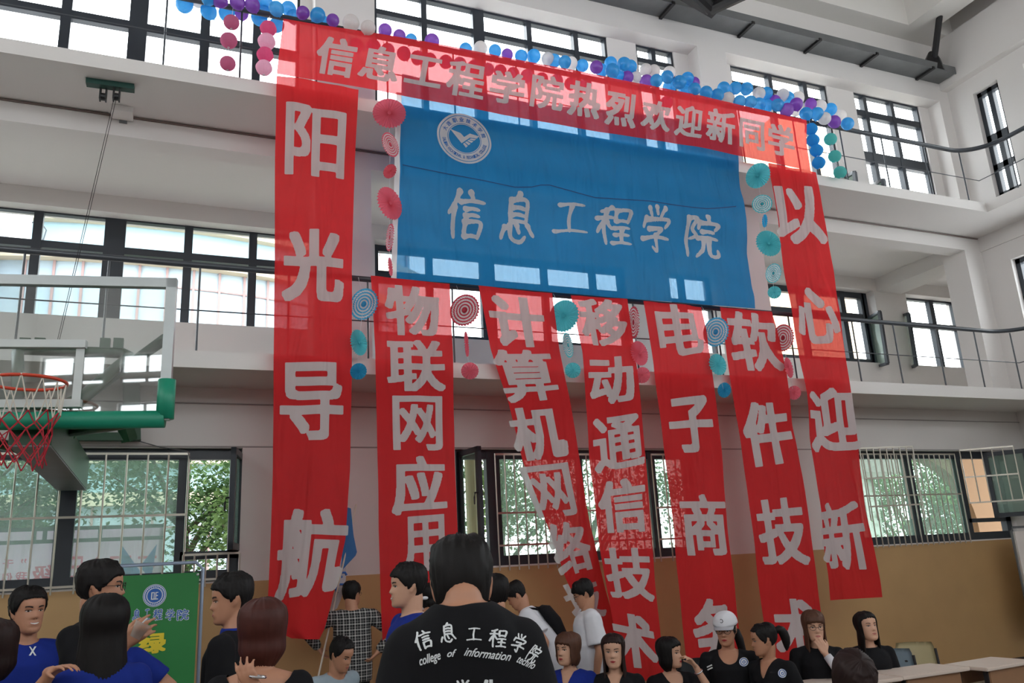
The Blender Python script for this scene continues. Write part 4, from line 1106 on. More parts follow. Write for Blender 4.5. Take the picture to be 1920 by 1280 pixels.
bm = NB(); a = bp(cs, zr-.10, .02); bar(bm, a, a+EN*.14, .26, .03); bar(bm, a+Vector((0, 0, .06))+EN*.02, a+Vector((0, 0, -.10))+EN*.02, .34, .03, up=EN); bar(bm, a+EN*.14+Vector((0, 0, .10)), a+EN*.02+Vector((0, 0, -.08)), .24, .02)
for s in (-.10, .10): bar(bm, a+E1*s, a+E1*s*.9+EN*.17+Vector((0, 0, .09)), .03, .02)
link('rim_bracket', bm, M['orange'], rim)
M['cordw'] = mat('white_net_cord', (214, 208, 196), .8); M['cordr'] = mat('red_net_cord', (178, 36, 52), .8)
lev = [(0, .226), (-.21, .200), (-.275, .180), (-.335, .165), (-.40, .155), (-.465, .150), (-.54, .145)]
def nd(l, k):
    a = 2*PI*(k+(.5 if l % 2 else 0))/12; jit = .012*math.sin(5*k+l*2.3); z, r = lev[l]; return RC+Vector(((r+jit)*math.cos(a), (r+jit)*math.sin(a), z+jit))
bmw, bmr = NB(), NB()
for l in range(6):
    for k in range(12):
        for d in ((0, 1) if l % 2 else (-1, 0)):
            A, B = nd(l, k), nd(l+1, (k+d) % 12); mid = A.lerp(B, .5)+(A-RC).cross(Vector((0, 0, 1))).normalized()*0
            tube(bmw if l < 1 else bmr, [A, mid, B], .0042, 5)
link('net_upper', bmw, M['cordw'], rim); link('net_lower', bmr, M['cordr'], rim)
# wall mount
def wp(px, py, Y): return onY(px, py, Y)-BO
bm = NB(); a = bp(cs, Bz0-.02, -.10); b = Vector((wp(140, 860, YW-.02).x, YW-.02-BO.y, a.z-.02)); bar(bm, a, b, .26, .30); link('main_arm', bm, M['green'], root)
bm = NB(); bar(bm, a+Vector((0, 0, -.155)), b+Vector((0, 0, -.155)), .25, .012); link('arm_plate', bm, M['galv'], root)
bm = NB(); tube(bm, [wp(34, 740, 6.7), wp(33, 662, 7.5), wp(45, 655, 7.6), wp(232, 662, 7.6), wp(243, 668, 7.5), wp(205, 700, 6.9), wp(150, 748, 6.3), bp(cs-.1, Bz0+.05, -.1)], .045, 10); link('folding_frame', bm, M['green'], root, smooth=True)
for px in (47, 75, 197, 222):
    bm = NB(); q = wp(px, 648, 7.6); box(bm, q.x-.04, q.x+.04, q.y-.04, q.y+.04, q.z-.03, q.z+.06); link('lug', bm, M['green'], root)
for P_, m_ in (([bp(.06, onB(316, 632).z, -.03), wp(240, 685, 7.0), wp(160, 745, 7.6), wp(110, 790, 8.4)], M['green']), ([bp(.08, Bz0, -.05), wp(200, 800, 6.8), wp(112, 812, 7.6)], M['green']), ([bp(W_-.06, onB(316, 632).z, -.03), bp(cs+.1, Bz0+.1, -1.4)], M['green']), ([bp(W_-.08, Bz0, -.05), bp(cs+.1, Bz0-.1, -1.3)], M['green'])):
    bm = NB(); tube(bm, P_, .04, 10); link('brace', bm, m_, root, smooth=True)
bm = NB(); A = wp(246, 695, YW-.08); B = wp(248, 826, YW-.08); bar(bm, A, B, .16, .12, up=(0, 1, 0)); bar(bm, wp(30, 818, YW-.10), wp(244, 819, YW-.10), .08, .08); bar(bm, wp(235, 800, YW-.16), wp(243, 826, YW-.12), .12, .10)
link('wall_frame', bm, M['green'], root)
bm = NB(); tube(bm, [wp(258, 826, YW-.05), wp(300, 838, YW-.03), wp(352, 846, YW-.06), wp(356, 860, YW-.06)], .006, 5); link('loose_cable', bm, M['galv'], root)

# pulley bracket and cables under the second balcony
pb = onZ(206, 160, S2B); a = onZ(162, 154, S2B-.03); b = onZ(252, 166, S2B-.03)
root = empty('pulley_bracket', (pb.x, pb.y, S2B)); tag(root, 'green pulley bracket under the second balcony with two thin cables', 'pulley bracket')
o0 = Vector(root.location)
bm = NB(); bar(bm, a-o0, b-o0, .09, .06); link('plate', bm, mat('dark_teal_paint', (22, 66, 58), .45), root)
for px in (194, 219):
    q = onZ(px, 172, S2B-.08)-o0
    bm = NB(); box(bm, q.x-.035, q.x-.02, q.y-.04, q.y+.04, q.z-.10, q.z+.06); box(bm, q.x+.02, q.x+.035, q.y-.04, q.y+.04, q.z-.10, q.z+.06); tube(bm, [(q.x-.02, q.y, q.z-.06), (q.x+.02, q.y, q.z-.06)], .04, 12)
    link('pulley', bm, M['black'], root)
for d in (-2.2, 2.2):
    bm = NB(); tube(bm, [onZ(217+d, 180, S2B-.15)-o0, onY(109+d*.8, 640, 7.5)-o0], .0028, 5); link('cable', bm, M['black'], root)
q = onZ(229, 212, S2B-.04)
root = empty('junction_box', (q.x, q.y, S2B)); tag(root, 'small white box under the second balcony beside the cables', 'junction box')
bm = NB(); box(bm, -.11, .11, -.10, .10, -.07, 0); link('case', bm, M['wall'], root)
bm = NB(); box(bm, -.03, .05, .10, .13, -.10, -.02); link('outlet', bm, M['galv'], root)

# ================================================================== green stand, whiteboard, flag, furniture
YS = 8.2
M['tube'] = mat('pale_blue_tube', (150, 164, 186), .35, .2)
root = empty('banner_stand', (onY(300, 1100, YS).x, YS, 0)); tag(root, 'green printed sign on a tubular stand with an emblem and yellow characters', 'sign stand')
o0 = Vector(root.location)
xl, xr = onY(196, 1100, YS).x-o0.x, onY(379, 1100, YS).x-o0.x; zt2 = Z(300, 1057, YS)
bm = NB(); tube(bm, [(xl, 0, .02), (xl, 0, zt2-.06), (xl+.06, 0, zt2), (xr-.06, 0, zt2), (xr, 0, zt2-.06), (xr, 0, .02)], .016, 10)
tube(bm, [(xl, -.3, .018), (xl, .3, .018)], .018, 8); tube(bm, [(xr, -.3, .018), (xr, .3, .018)], .018, 8)
link('tube_frame', bm, M['tube'], root, smooth=True)
gz1 = Z(300, 1076, YS); gx1 = onY(373, 1090, YS).x-o0.x; gx0 = xl+.03
cg = Cloth([(Vector((gx0, -.02, gz1)), Vector((gx1, -.02, gz1))), (Vector((gx0, -.02, .9)), Vector((gx1-.004, -.02, .9))), (Vector((gx0, -.02, .25)), Vector((gx1-.004, -.02, .25)))], .004, 33)
bm = NB(); g = [[bm.verts.new(cg.at(i/12, j/30)) for i in range(13)] for j in range(31)]
for j in range(30):
    for i in range(12): bm.faces.new((g[j][i], g[j][i+1], g[j+1][i+1], g[j+1][i]))
sheet = link('printed_sheet', bm, mat('green_print', (34, 122, 58), .5), root, smooth=True, recalc=False)
bm = NB()
for u in (.02, .98): ball(bm, cg.at(u, .012, .006), .012, 8, 6, (1, .4, 1))
link('grommets', bm, M['alu'], root)
def on_sheet(px, py, off):
    p = onY(px, py, YS-.02)-o0; return Vector((p.x, -.026-off, p.z))
bm = NB(); ec = on_sheet(290, 1116, 0); er = .5*(on_sheet(312, 1116, 0)-on_sheet(268, 1116, 0)).length
def disc(bm, c_, r0, r1, off, n=40):
    if r0 <= 0: bm.faces.new([bm.verts.new(c_+Vector((r1*math.cos(2*PI*k/n), -off, r1*math.sin(2*PI*k/n)))) for k in range(n)])
    else:
        v = [(bm.verts.new(c_+Vector((r0*math.cos(2*PI*k/n), -off, r0*math.sin(2*PI*k/n)))), bm.verts.new(c_+Vector((r1*math.cos(2*PI*k/n), -off, r1*math.sin(2*PI*k/n))))) for k in range(n)]
        for k in range(n): bm.faces.new((v[k][0], v[k][1], v[(k+1) % n][1], v[(k+1) % n][0]))
M['pw'] = mat('white_print', (222, 226, 228), .6); M['pb'] = mat('blue_print_on_sign', (40, 96, 178), .6); M['py'] = mat('yellow_print', (222, 200, 48), .6)
disc(bm, ec, 0, er, .002); e1 = link('emblem', bm, M['pw'], root)
bm = NB(); disc(bm, ec, 0, er*.62, .004); disc(bm, ec, er*.90, er*.95, .004)
for k in range(30):
    a = 2*PI*k/30; p = ec+Vector((er*.76*math.cos(a), -.004, er*.76*math.sin(a))); w = er*.05
    bm.faces.new([bm.verts.new(p+Vector((w*sx, 0, w*1.5*sz))) for sx, sz in ((-1, -1), (1, -1), (1, 1), (-1, 1))])
link('emblem_ring', bm, M['pb'], e1)
bm = NB()
for qi, (x0, x1_, z0, z1) in enumerate(((-.30, -.20, -.34, .30), (-.30, .0, .22, .30), (-.08, .0, -.34, .30), (-.30, .30, -.36, -.27), (.06, .30, .22, .30), (.06, .28, -.06, .03), (.06, .14, -.3, .3))):
    bm.faces.new([bm.verts.new(ec+Vector((er*a, -.006-qi*.0006, er*b))) for a, b in ((x0, z0), (x1_, z0), (x1_, z1), (x0, z1))])
link('emblem_mark', bm, M['pw'], e1)
for nm, m_, grow, off in (('outline_lettering', 'pw', 1.35, .002), ('blue_lettering', 'pb', 1.0, .005)):
    bm = NB()
    for ch, xa, xb in (('信', 226, 242), ('息', 248, 264), ('工', 270, 282), ('程', 287, 305), ('学', 310, 328), ('院', 331, 354)):
        A = on_sheet(xa, 1163, off); B = on_sheet(xb, 1141, off)
        g = brush_bm(ch, .085*(1.9 if grow > 1 else 1), True, 44); e = (grow-1)*.28
        join_into(bm, g, lambda co: Vector((A.x+(B.x-A.x)*(co.x*(1+e)-e/2), A.y, A.z+(B.z-A.z)*(co.y*(1+e)-e/2))))
    link(nm, bm, M[m_], root, recalc=False)
bm = NB()
for ch, xa, xb, ya, yb in (('绿', 258, 312, 1184, 1227), ('色', 256, 309, 1244, 1287)):
    A = on_sheet(xa, yb, .004); B = on_sheet(xb, ya, .004)
    join_into(bm, glyph_bm(ch, .05, 56), lambda co: Vector((A.x+(B.x-A.x)*co.x, A.y, A.z+(B.z-A.z)*co.y)))
link('yellow_lettering', bm, M['py'], root, recalc=False)

# whiteboard on wheels at the right frame edge
YWB = 8.75
p0 = onY(1897, 1000, YWB); pb_ = onY(1917, 1200, YWB)
root = empty('whiteboard', (p0.x, YWB, 0)); tag(root, 'white board in a tubular frame at the right edge by the ochre wall', 'whiteboard')
zt3 = onY(1905, 988, YWB).z; zb3 = pb_.z
bm = NB(); tube(bm, [(0, 0, .06), (0, 0, zt3-.05), (.05, 0, zt3), (1.7, 0, zt3), (1.75, 0, zt3-.05), (1.75, 0, .06)], .018, 10)
for x in (0, 1.75): tube(bm, [(x, -.3, .06), (x, .3, .06)], .018, 8)
link('tube_frame', bm, M['galv'], root, smooth=True)
bm = NB(); box(bm, .05, 1.70, -.015, .015, max(.45, zb3+.1), zt3-.06); link('board', bm, mat('whiteboard_surface', (236, 228, 222), .3), root)
for x in (0, 1.75):
    for y in (-.28, .28):
        bm = NB(); tube(bm, [(x-.015, y, .035), (x+.015, y, .035)], .035, 12); link('caster', bm, M['black'], root)

# pole with a pale blue and white flag, leaning beside the far left banner
Yf = 8.36
A = onY(596, 1272, Yf-.05); B = onY(668, 945, Yf+.14); d = (A-B).normalized(); base = A+d*((A.z-.01)/-d.z if d.z else 0)
root = empty('flag', base); tag(root, 'small light blue and white flag on a thin pole behind the far left red banner', 'flag')
bm = NB(); tube(bm, [(0, 0, 0), B-base], .009, 8); link('pole', bm, mat('pale_flag_pole', (206, 196, 182), .4), root)
def flag_piece(nm, rows, m_, seed):
    c_ = Cloth([(onY(*l, Yf+.1)-base, onY(*r, Yf+.1)-base) for l, r in rows], .02, seed)
    bm = NB(); g = [[bm.verts.new(c_.at(i/8, j/16)) for i in range(9)] for j in range(17)]
    for j in range(16):
        for i in range(8): bm.faces.new((g[j][i], g[j][i+1], g[j+1][i+1], g[j+1][i]))
    return link(nm, bm, m_, root, smooth=True, recalc=False), c_
flag_piece('blue_field', [((645, 950), (657, 953)), ((642, 1000), (662, 1003)), ((640, 1040), (669, 1038)), ((638, 1075), (641, 1068))], cloth_mat('light_blue_flag', (70, 128, 190), .3, .05), 41)
o, c_ = flag_piece('white_field', [((636, 1050), (648, 1062)), ((632, 1090), (648, 1085)), ((622, 1125), (644, 1110)), ((618, 1150), (632, 1140))], cloth_mat('white_flag', (206, 206, 214), .3, .05), 42)
bm = NB()
for v0, u0, r in ((.25, .7, .03), (.55, .6, .05)):
    q = c_.at(u0, v0, .006); tube(bm, [q+Vector((r*math.cos(a), 0, r*math.sin(a))) for a in (0, 1, 2, 3, 4)], .012, 5)
link('blue_motif', bm, M['pb'], o)

# desks at the lower right
M['desk'] = mat('pale_desk_top', (214, 198, 186), .4, var=.05); M['deskw'] = mat('brown_desk_panel', (150, 112, 82), .5, var=.12); M['dleg'] = mat('dark_desk_leg', (36, 34, 36), .5)
def desk(c0, ex, ey, w, dpt, label):
    """top with its near left corner at c0; ex along, ey away from the camera"""
    root = empty('desk', (c0.x, c0.y, 0)); tag(root, label, 'desk', 'pale topped desks in front of the seated women')
    def P(a, b, z): return ex*a+ey*b+Vector((0, 0, z))
    def slabx(a0, a1, b0, b1, z0, z1, nm, m_, par=root):
        bm = NB(); f = [bm.verts.new(P(a, b, z)) for z in (z0, z1) for b in (b0, b1) for a in (a0, a1)]
        for q in ((0, 1, 3, 2), (4, 6, 7, 5), (0, 4, 5, 1), (2, 3, 7, 6), (0, 2, 6, 4), (1, 5, 7, 3)): bm.faces.new([f[i] for i in q])
        bmesh.ops.bevel(bm, geom=bm.edges[:], offset=.006, segments=2, affect='EDGES')
        return link(nm, bm, m_, par)
    slabx(0, w, 0, dpt, .72, .75, 'top', M['desk'])
    slabx(.08, w-.08, .04, .06, .30, .72, 'front_panel', M['deskw'])
    slabx(.08, w-.08, dpt-.10, dpt-.08, .58, .72, 'drawer_box', M['deskw'])
    for a in (.06, w-.10):
        slabx(a, a+.04, .05, .09, .0, .72, 'leg', M['dleg']); slabx(a, a+.04, dpt-.10, dpt-.06, .0, .72, 'leg', M['dleg']); slabx(a, a+.04, .05, dpt-.05, .02, .06, 'foot_bar', M['dleg'])
C1 = onZ(1693, 1268, .75); C2 = onZ(1819, 1250, .75)
ex = (C2-C1).normalized(); ey = Vector((-ex.y, ex.x, 0))
wB = (C2-C1).length; dB = (onZ(1734, 1239, .75)-C2).dot(ey)
dB = .42
desk(C1, ex, ey, wB, dB, 'middle pale desk of the row at lower right, in front of the cream chair')
ex3 = Euler((0, 0, math.radians(4))).to_matrix() @ ex
desk(C2+ex*.03-ey*.14, ex3, Vector((-ex3.y, ex3.x, 0)), .70, dB, 'rightmost pale desk of the row near the whiteboard')
exA = Euler((0, 0, math.radians(-3))).to_matrix() @ ex
desk(C1-exA*1.24-ey*.02, exA, Vector((-exA.y, exA.x, 0)), 1.22, dB, 'left pale desk of the row behind the dark haired head in front')
def chair(px, py, Y, face, m_, label, marks=False, wback=.36):
    p = onY(px, py, Y); zt4 = p.z
    root = empty('chair', (p.x, p.y, 0), math.radians(face)); tag(root, label, 'chair', 'chairs behind the desks')
    bm = NB(); prev = None; n = 10
    g = [[None]*(n+1) for _ in range(7)]
    for j in range(7):
        for i in range(n+1):
            u = i/n-.5; v = j/6; rr = .05 if j in (0, 6) else 0
            w = wback-(.03 if j in (0, 6) else 0)
            g[j][i] = bm.verts.new((u*w, .05*(1-4*u*u)+.04*v+.18, zt4-.26+.26*v))
    for j in range(6):
        for i in range(n): bm.faces.new((g[j][i], g[j][i+1], g[j+1][i+1], g[j+1][i]))
    bmesh.ops.solidify(bm, geom=bm.faces[:], thickness=.014)
    link('backrest', bm, m_, root, smooth=True)
    bm = NB(); box(bm, -.19, .19, -.19, .17, .43, .455); bmesh.ops.bevel(bm, geom=bm.edges[:], offset=.01, segments=2, affect='EDGES'); link('seat', bm, m_, root)
    for s in (-1, 1):
        bm = NB(); tube(bm, [(s*.20, .16, .01), (s*.20, .17, .44), (s*.19, .21, zt4-.06)], .013, 8); link('rear_leg', bm, M['dleg'], root)
        bm = NB(); tube(bm, [(s*.19, -.17, .01), (s*.18, -.16, .43)], .013, 8); link('front_leg', bm, M['dleg'], root)
    if marks:
        bm = NB(); rg = random.Random(4)
        for _ in range(7):
            q = Vector((rg.uniform(-.13, .13), .165, rg.uniform(zt4-.2, zt4-.04))); bm.faces.new([bm.verts.new(q+Vector((rg.uniform(.008, .022)*math.cos(a), 0, rg.uniform(.008, .02)*math.sin(a)))) for a in (0, 1.2, 2.5, 3.8, 5.1)])
        link('scuff_marks', bm, M['dleg'], root)
M['creamch'] = mat('cream_chair_plywood', (214, 204, 164), .5); M['bluech'] = mat('pale_blue_chair_plastic', (160, 178, 190), .5); M['greych'] = mat('grey_chair_plastic', (88, 94, 98), .5)
chair(1724, 1208, 6.36, -34, M['creamch'], 'cream backed chair with dark legs behind the middle desk')
chair(1681, 1221, 6.22, -34, M['bluech'], 'pale blue scuffed chair beside the rightmost seated woman', True)
chair(1318, 1239, 6.35, -25, M['greych'], 'dark grey chair beside the woman in the white cap')
# flowers at the lower right edge
p = onZ(1893, 1281, .55)
root = empty('bouquet', (p.x, p.y, 0)); tag(root, 'bouquet with red flowers at the lower right corner', 'bouquet')
bm = NB(); tube(bm, [(0, 0, .0), (0, 0, .25), (0, 0, .48)], [.09, .10, .16], 14); link('wrapping', bm, mat('pale_wrapping', (206, 196, 150), .7), root)
rg = random.Random(9)
for k in range(9):
    bm = NB(); c_ = Vector((rg.uniform(-.14, .14), rg.uniform(-.12, .12), .52+rg.uniform(-.03, .04)))
    for q in range(10):
        a = q*2.4; ball(bm, c_+Vector((.02*math.cos(a)*(q/10+.3), .02*math.sin(a)*(q/10+.3), .004*(10-q)-.02)), .02, 8, 6, (1, 1, .6))
    link('flower', bm, mat('red_petal', (196, 34, 48), .6), root, smooth=True)
bm = NB()
for k in range(26):
    a = rg.uniform(0, 6.28); q = Vector((.14*math.cos(a), .12*math.sin(a), .48)); d = Vector((math.cos(a), math.sin(a), .9)); u, v = frame_of(d); bm.faces.new([bm.verts.new(x) for x in (q, q+d*.06+u*.02, q+d*.11, q+d*.06-u*.02)])
link('leaves', bm, M['leaf'], root)


# ================================================================== people
def skin_mat(name, rgb): return mat(name, rgb, .5, var=.05, scale=14)
M['skin'] = skin_mat('skin', (186, 134, 106)); M['skin2'] = skin_mat('fair_skin', (204, 158, 132))
M['hairk'] = mat('black_hair', (20, 17, 17), .58, var=.3, scale=30, spec=.25); M['hairb'] = mat('brown_hair', (84, 54, 40), .55, var=.3, scale=30, spec=.3); M['hairr'] = mat('reddish_brown_hair', (72, 34, 28), .55, var=.3, scale=30, spec=.3); M['haird'] = mat('dark_brown_hair', (44, 30, 28), .55, var=.3, scale=30, spec=.25)
M['tblack'] = mat('black_cotton', (22, 22, 25), .85, var=.12, scale=20, spec=.2); M['tblue'] = mat('royal_blue_cotton', (26, 46, 132), .85, var=.08, scale=20, spec=.2); M['twhite'] = mat('white_cotton', (216, 216, 222), .85, var=.03, scale=20, spec=.2); M['tgrey'] = mat('pale_blue_grey_cotton', (150, 166, 176), .85, spec=.2)
M['khaki'] = mat('khaki_trousers', (150, 122, 84), .85); M['jeans'] = mat('dark_trousers', (28, 30, 38), .85); M['shoe'] = mat('dark_shoe', (40, 38, 38), .6)
M['eyew'] = mat('eye_white', (190, 180, 172), .3); M['iris'] = mat('dark_iris', (26, 18, 16), .2); M['brow'] = mat('dark_eyebrow', (36, 28, 26), .7); M['lip'] = mat('natural_lips', (168, 92, 84), .45); M['lipr'] = mat('red_lipstick', (158, 34, 46), .4); M['teeth'] = mat('white_teeth', (228, 222, 212), .4)
M['silver'] = mat('silver_metal', (200, 200, 204), .25, .9)
def plaid():
    m = bpy.data.materials.new('black_white_plaid'); m.use_nodes = True; nt = m.node_tree; b = nt.nodes['Principled BSDF']; b.inputs['Roughness'].default_value = .85
    tc = nt.nodes.new('ShaderNodeTexCoord'); sp = nt.nodes.new('ShaderNodeSeparateXYZ'); nt.links.new(tc.outputs['Object'], sp.inputs[0])
    def stripes(sock, period, width):
        a = nt.nodes.new('ShaderNodeMath'); a.operation = 'DIVIDE'; nt.links.new(sock, a.inputs[0]); a.inputs[1].default_value = period
        f = nt.nodes.new('ShaderNodeMath'); f.operation = 'FRACT'; nt.links.new(a.outputs[0], f.inputs[0])
        l = nt.nodes.new('ShaderNodeMath'); l.operation = 'LESS_THAN'; nt.links.new(f.outputs[0], l.inputs[0]); l.inputs[1].default_value = width
        return l.outputs[0]
    s = None
    for sock, p, w in ((sp.outputs[0], .052, .20), (sp.outputs[2], .052, .20), (sp.outputs[0], .026, .16), (sp.outputs[2], .026, .16)):
        o = stripes(sock, p, w)
        if s is None: s = o
        else:
            a = nt.nodes.new('ShaderNodeMath'); a.operation = 'ADD'; nt.links.new(s, a.inputs[0]); nt.links.new(o, a.inputs[1]); s = a.outputs[0]
    r = nt.nodes.new('ShaderNodeValToRGB'); nt.links.new(s, r.inputs[0])
    d = nt.nodes.new('ShaderNodeMath'); d.operation = 'DIVIDE'; nt.links.new(s, d.inputs[0]); d.inputs[1].default_value = 4; nt.links.new(d.outputs[0], r.inputs[0])
    r.color_ramp.elements[0].color = (*lin((24, 24, 28)), 1); r.color_ramp.elements[1].color = (*lin((226, 224, 220)), 1)
    nt.links.new(r.outputs[0], b.inputs['Base Color'])
    return m
M['plaid'] = plaid()

HZ = [-.115, -.108, -.092, -.07, -.045, -.02, .005, .03, .055, .08, .10, .112, .116]
HW = [.020, .036, .050, .058, .0645, .069, .0725, .075, .0755, .070, .054, .030, .006]
HF = [.070, .086, .092, .092, .090, .088, .087, .092, .091, .078, .052, .024, .002]
HBk = [.030, .015, -.012, -.040, -.064, -.082, -.093, -.099, -.100, -.092, -.072, -.045, -.018]
def hsec(z):
    z = min(max(z, HZ[0]), HZ[-1])
    return [float(np.interp(z, HZ, q)) for q in (HW, HF, HBk)]
def gau(x, s): return math.exp(-x*x/(2*s*s))
def head_pt(th, z, female=False):
    """point of the bare head, front at th = 90 deg (local x right, y forward, z up)"""
    w, yf, yb = hsec(z); c, s = math.cos(th), math.sin(th); cy = (yf+yb)/2-.006; n = 2.3
    k = (abs(c)**n+abs(s)**n)**(-1/n)
    x = w*k*c; y = cy+((yf-cy) if s > 0 else (cy-yb))*k*s
    if s > 0:
        fr = s**1.5
        t = (.018-z)/.05
        if 0 < t < 1.12: y += (.004+.019*min(1, t)**1.4*(1 if t < 1 else .55))*gau(x, .0095+.004*t)*fr
        for sx in (-1, 1):
            y -= .0085*gau(x-sx*.031, .014)*gau(z-.004, .010)*fr
            y += .0030*gau(x-sx*.026, .018)*gau(z-.024, .007)*fr*(0.4 if female else 1)
            y += .0028*gau(x-sx*.040, .015)*gau(z+.025, .014)*fr
        y += .0055*gau(x, .017)*(gau(z+.055, .0045)+gau(z+.067, .005))*fr
        y -= .003*gau(x, .02)*gau(z+.080, .006)*fr
        y += .004*gau(x, .016)*gau(z+.100, .009)*fr
    return Vector((x, y, z))
def loft(bm, rings):
    rs = [[bm.verts.new(p) for p in r] for r in rings]; n = len(rs[0])
    for a, b in zip(rs, rs[1:]):
        for i in range(n): bm.faces.new((a[i], a[(i+1) % n], b[(i+1) % n], b[i]))
    bm.faces.new(rs[0][::-1]); bm.faces.new(rs[-1])
def limb(bm, pts, rs, n=14):
    """tapered limb with round ends"""
    for p, r in zip(pts, rs): ball(bm, p, r*.995, 12, 8)
    for (a, b), (ra, rb) in zip(zip(pts, pts[1:]), zip(rs, rs[1:])):
        a, b = Vector(a), Vector(b)
        if (b-a).length > 1e-4: tube(bm, [a, b], [ra, rb], n)
def remesh(name, bm, vox, smooth=3):
    bmesh.ops.recalc_face_normals(bm, faces=bm.faces)
    me = bpy.data.meshes.new(name); bm.to_mesh(me); bm.free()
    o = bpy.data.objects.new(name, me); COL.objects.link(o)
    md = o.modifiers.new('r', 'REMESH'); md.mode = 'VOXEL'; md.voxel_size = vox; md.use_smooth_shade = True
    if smooth:
        sm = o.modifiers.new('s', 'SMOOTH'); sm.factor = .5; sm.iterations = smooth
    dg = bpy.context.evaluated_depsgraph_get()
    new = bpy.data.meshes.new_from_object(o.evaluated_get(dg)); new.name = name
    o.modifiers.clear(); o.data = new; bpy.data.meshes.remove(me)
    return o
def bvh_of(o): return BVHTree.FromPolygons([v.co[:] for v in o.data.vertices], [p.vertices[:] for p in o.data.polygons])
def patch(bm, tree, poly2d, to3, direc, off, mi=0, div=1):
    """2D outline dropped onto a surface along a direction"""
    vs = []
    for p in poly2d:
        q = to3(*p); h = tree.ray_cast(q, direc, .6)
        if h[0] is None: return
        vs.append(bm.verts.new(h[0]-direc*off))
    try: bm.faces.new(vs).material_index = mi
    except ValueError: pass
def ik(S, W, l1, l2, pole):
    d = W-S; L = d.length
    if L > l1+l2-.005: W = S+d*((l1+l2-.005)/L); d = W-S; L = d.length
    a = (l1*l1-l2*l2+L*L)/(2*L); h = math.sqrt(max(0, l1*l1-a*a)); u = d/L
    pv = pole-u*pole.dot(u); pv.normalize()
    return S+u*a+pv*h, W
def hand(bm, wrist, d, nrm, s, curl=(.35, .4, .5, .6), side=1, thumb=.5, spread=.10):
    """palm and five bent fingers; d points along the fingers, nrm out of the palm, side: +1 puts the thumb towards d x nrm"""
    d = d.normalized(); nrm = (nrm-d*nrm.dot(d)).normalized(); lat = d.cross(nrm)*side
    offs = (.033, .0115, -.0105, -.031); lens = (.070, .078, .073, .058)
    limb(bm, [wrist-d*.03*s, wrist], [.026*s, .025*s])
    for k in range(4):
        kn = wrist+d*(.088-.004*abs(k-1.2))*s+lat*offs[k]*s
        limb(bm, [wrist+lat*offs[k]*.55*s+d*.012*s, kn], [.0165*s, .0120*s], 10)
        a = curl[k]; p = kn; fd = (d+lat*spread*(1.2-k)).normalized(); rr = [.0092, .0086, .0078, .0068]; pts = [p]
        for j, fr in enumerate((.45, .30, .25)):
            ang = a*(.75, 1.9, 2.5)[j]; q = fd*math.cos(ang)+nrm*math.sin(ang); p = p+q*lens[k]*fr*s; pts.append(p)
        limb(bm, pts, [r*s for r in rr], 10)
    b = wrist+d*.022*s+lat*.024*s; t1 = b+(lat*.75+d*.55+nrm*thumb*.6).normalized()*.036*s; t2 = t1+(lat*.25+d*.8+nrm*thumb).normalized()*.030*s; t3 = t2+(d*.9+nrm*thumb*1.3-lat*.1).normalized()*.024*s
    limb(bm, [b, t1, t2, t3], [.0150*s, .0115*s, .0098*s, .0080*s], 10)

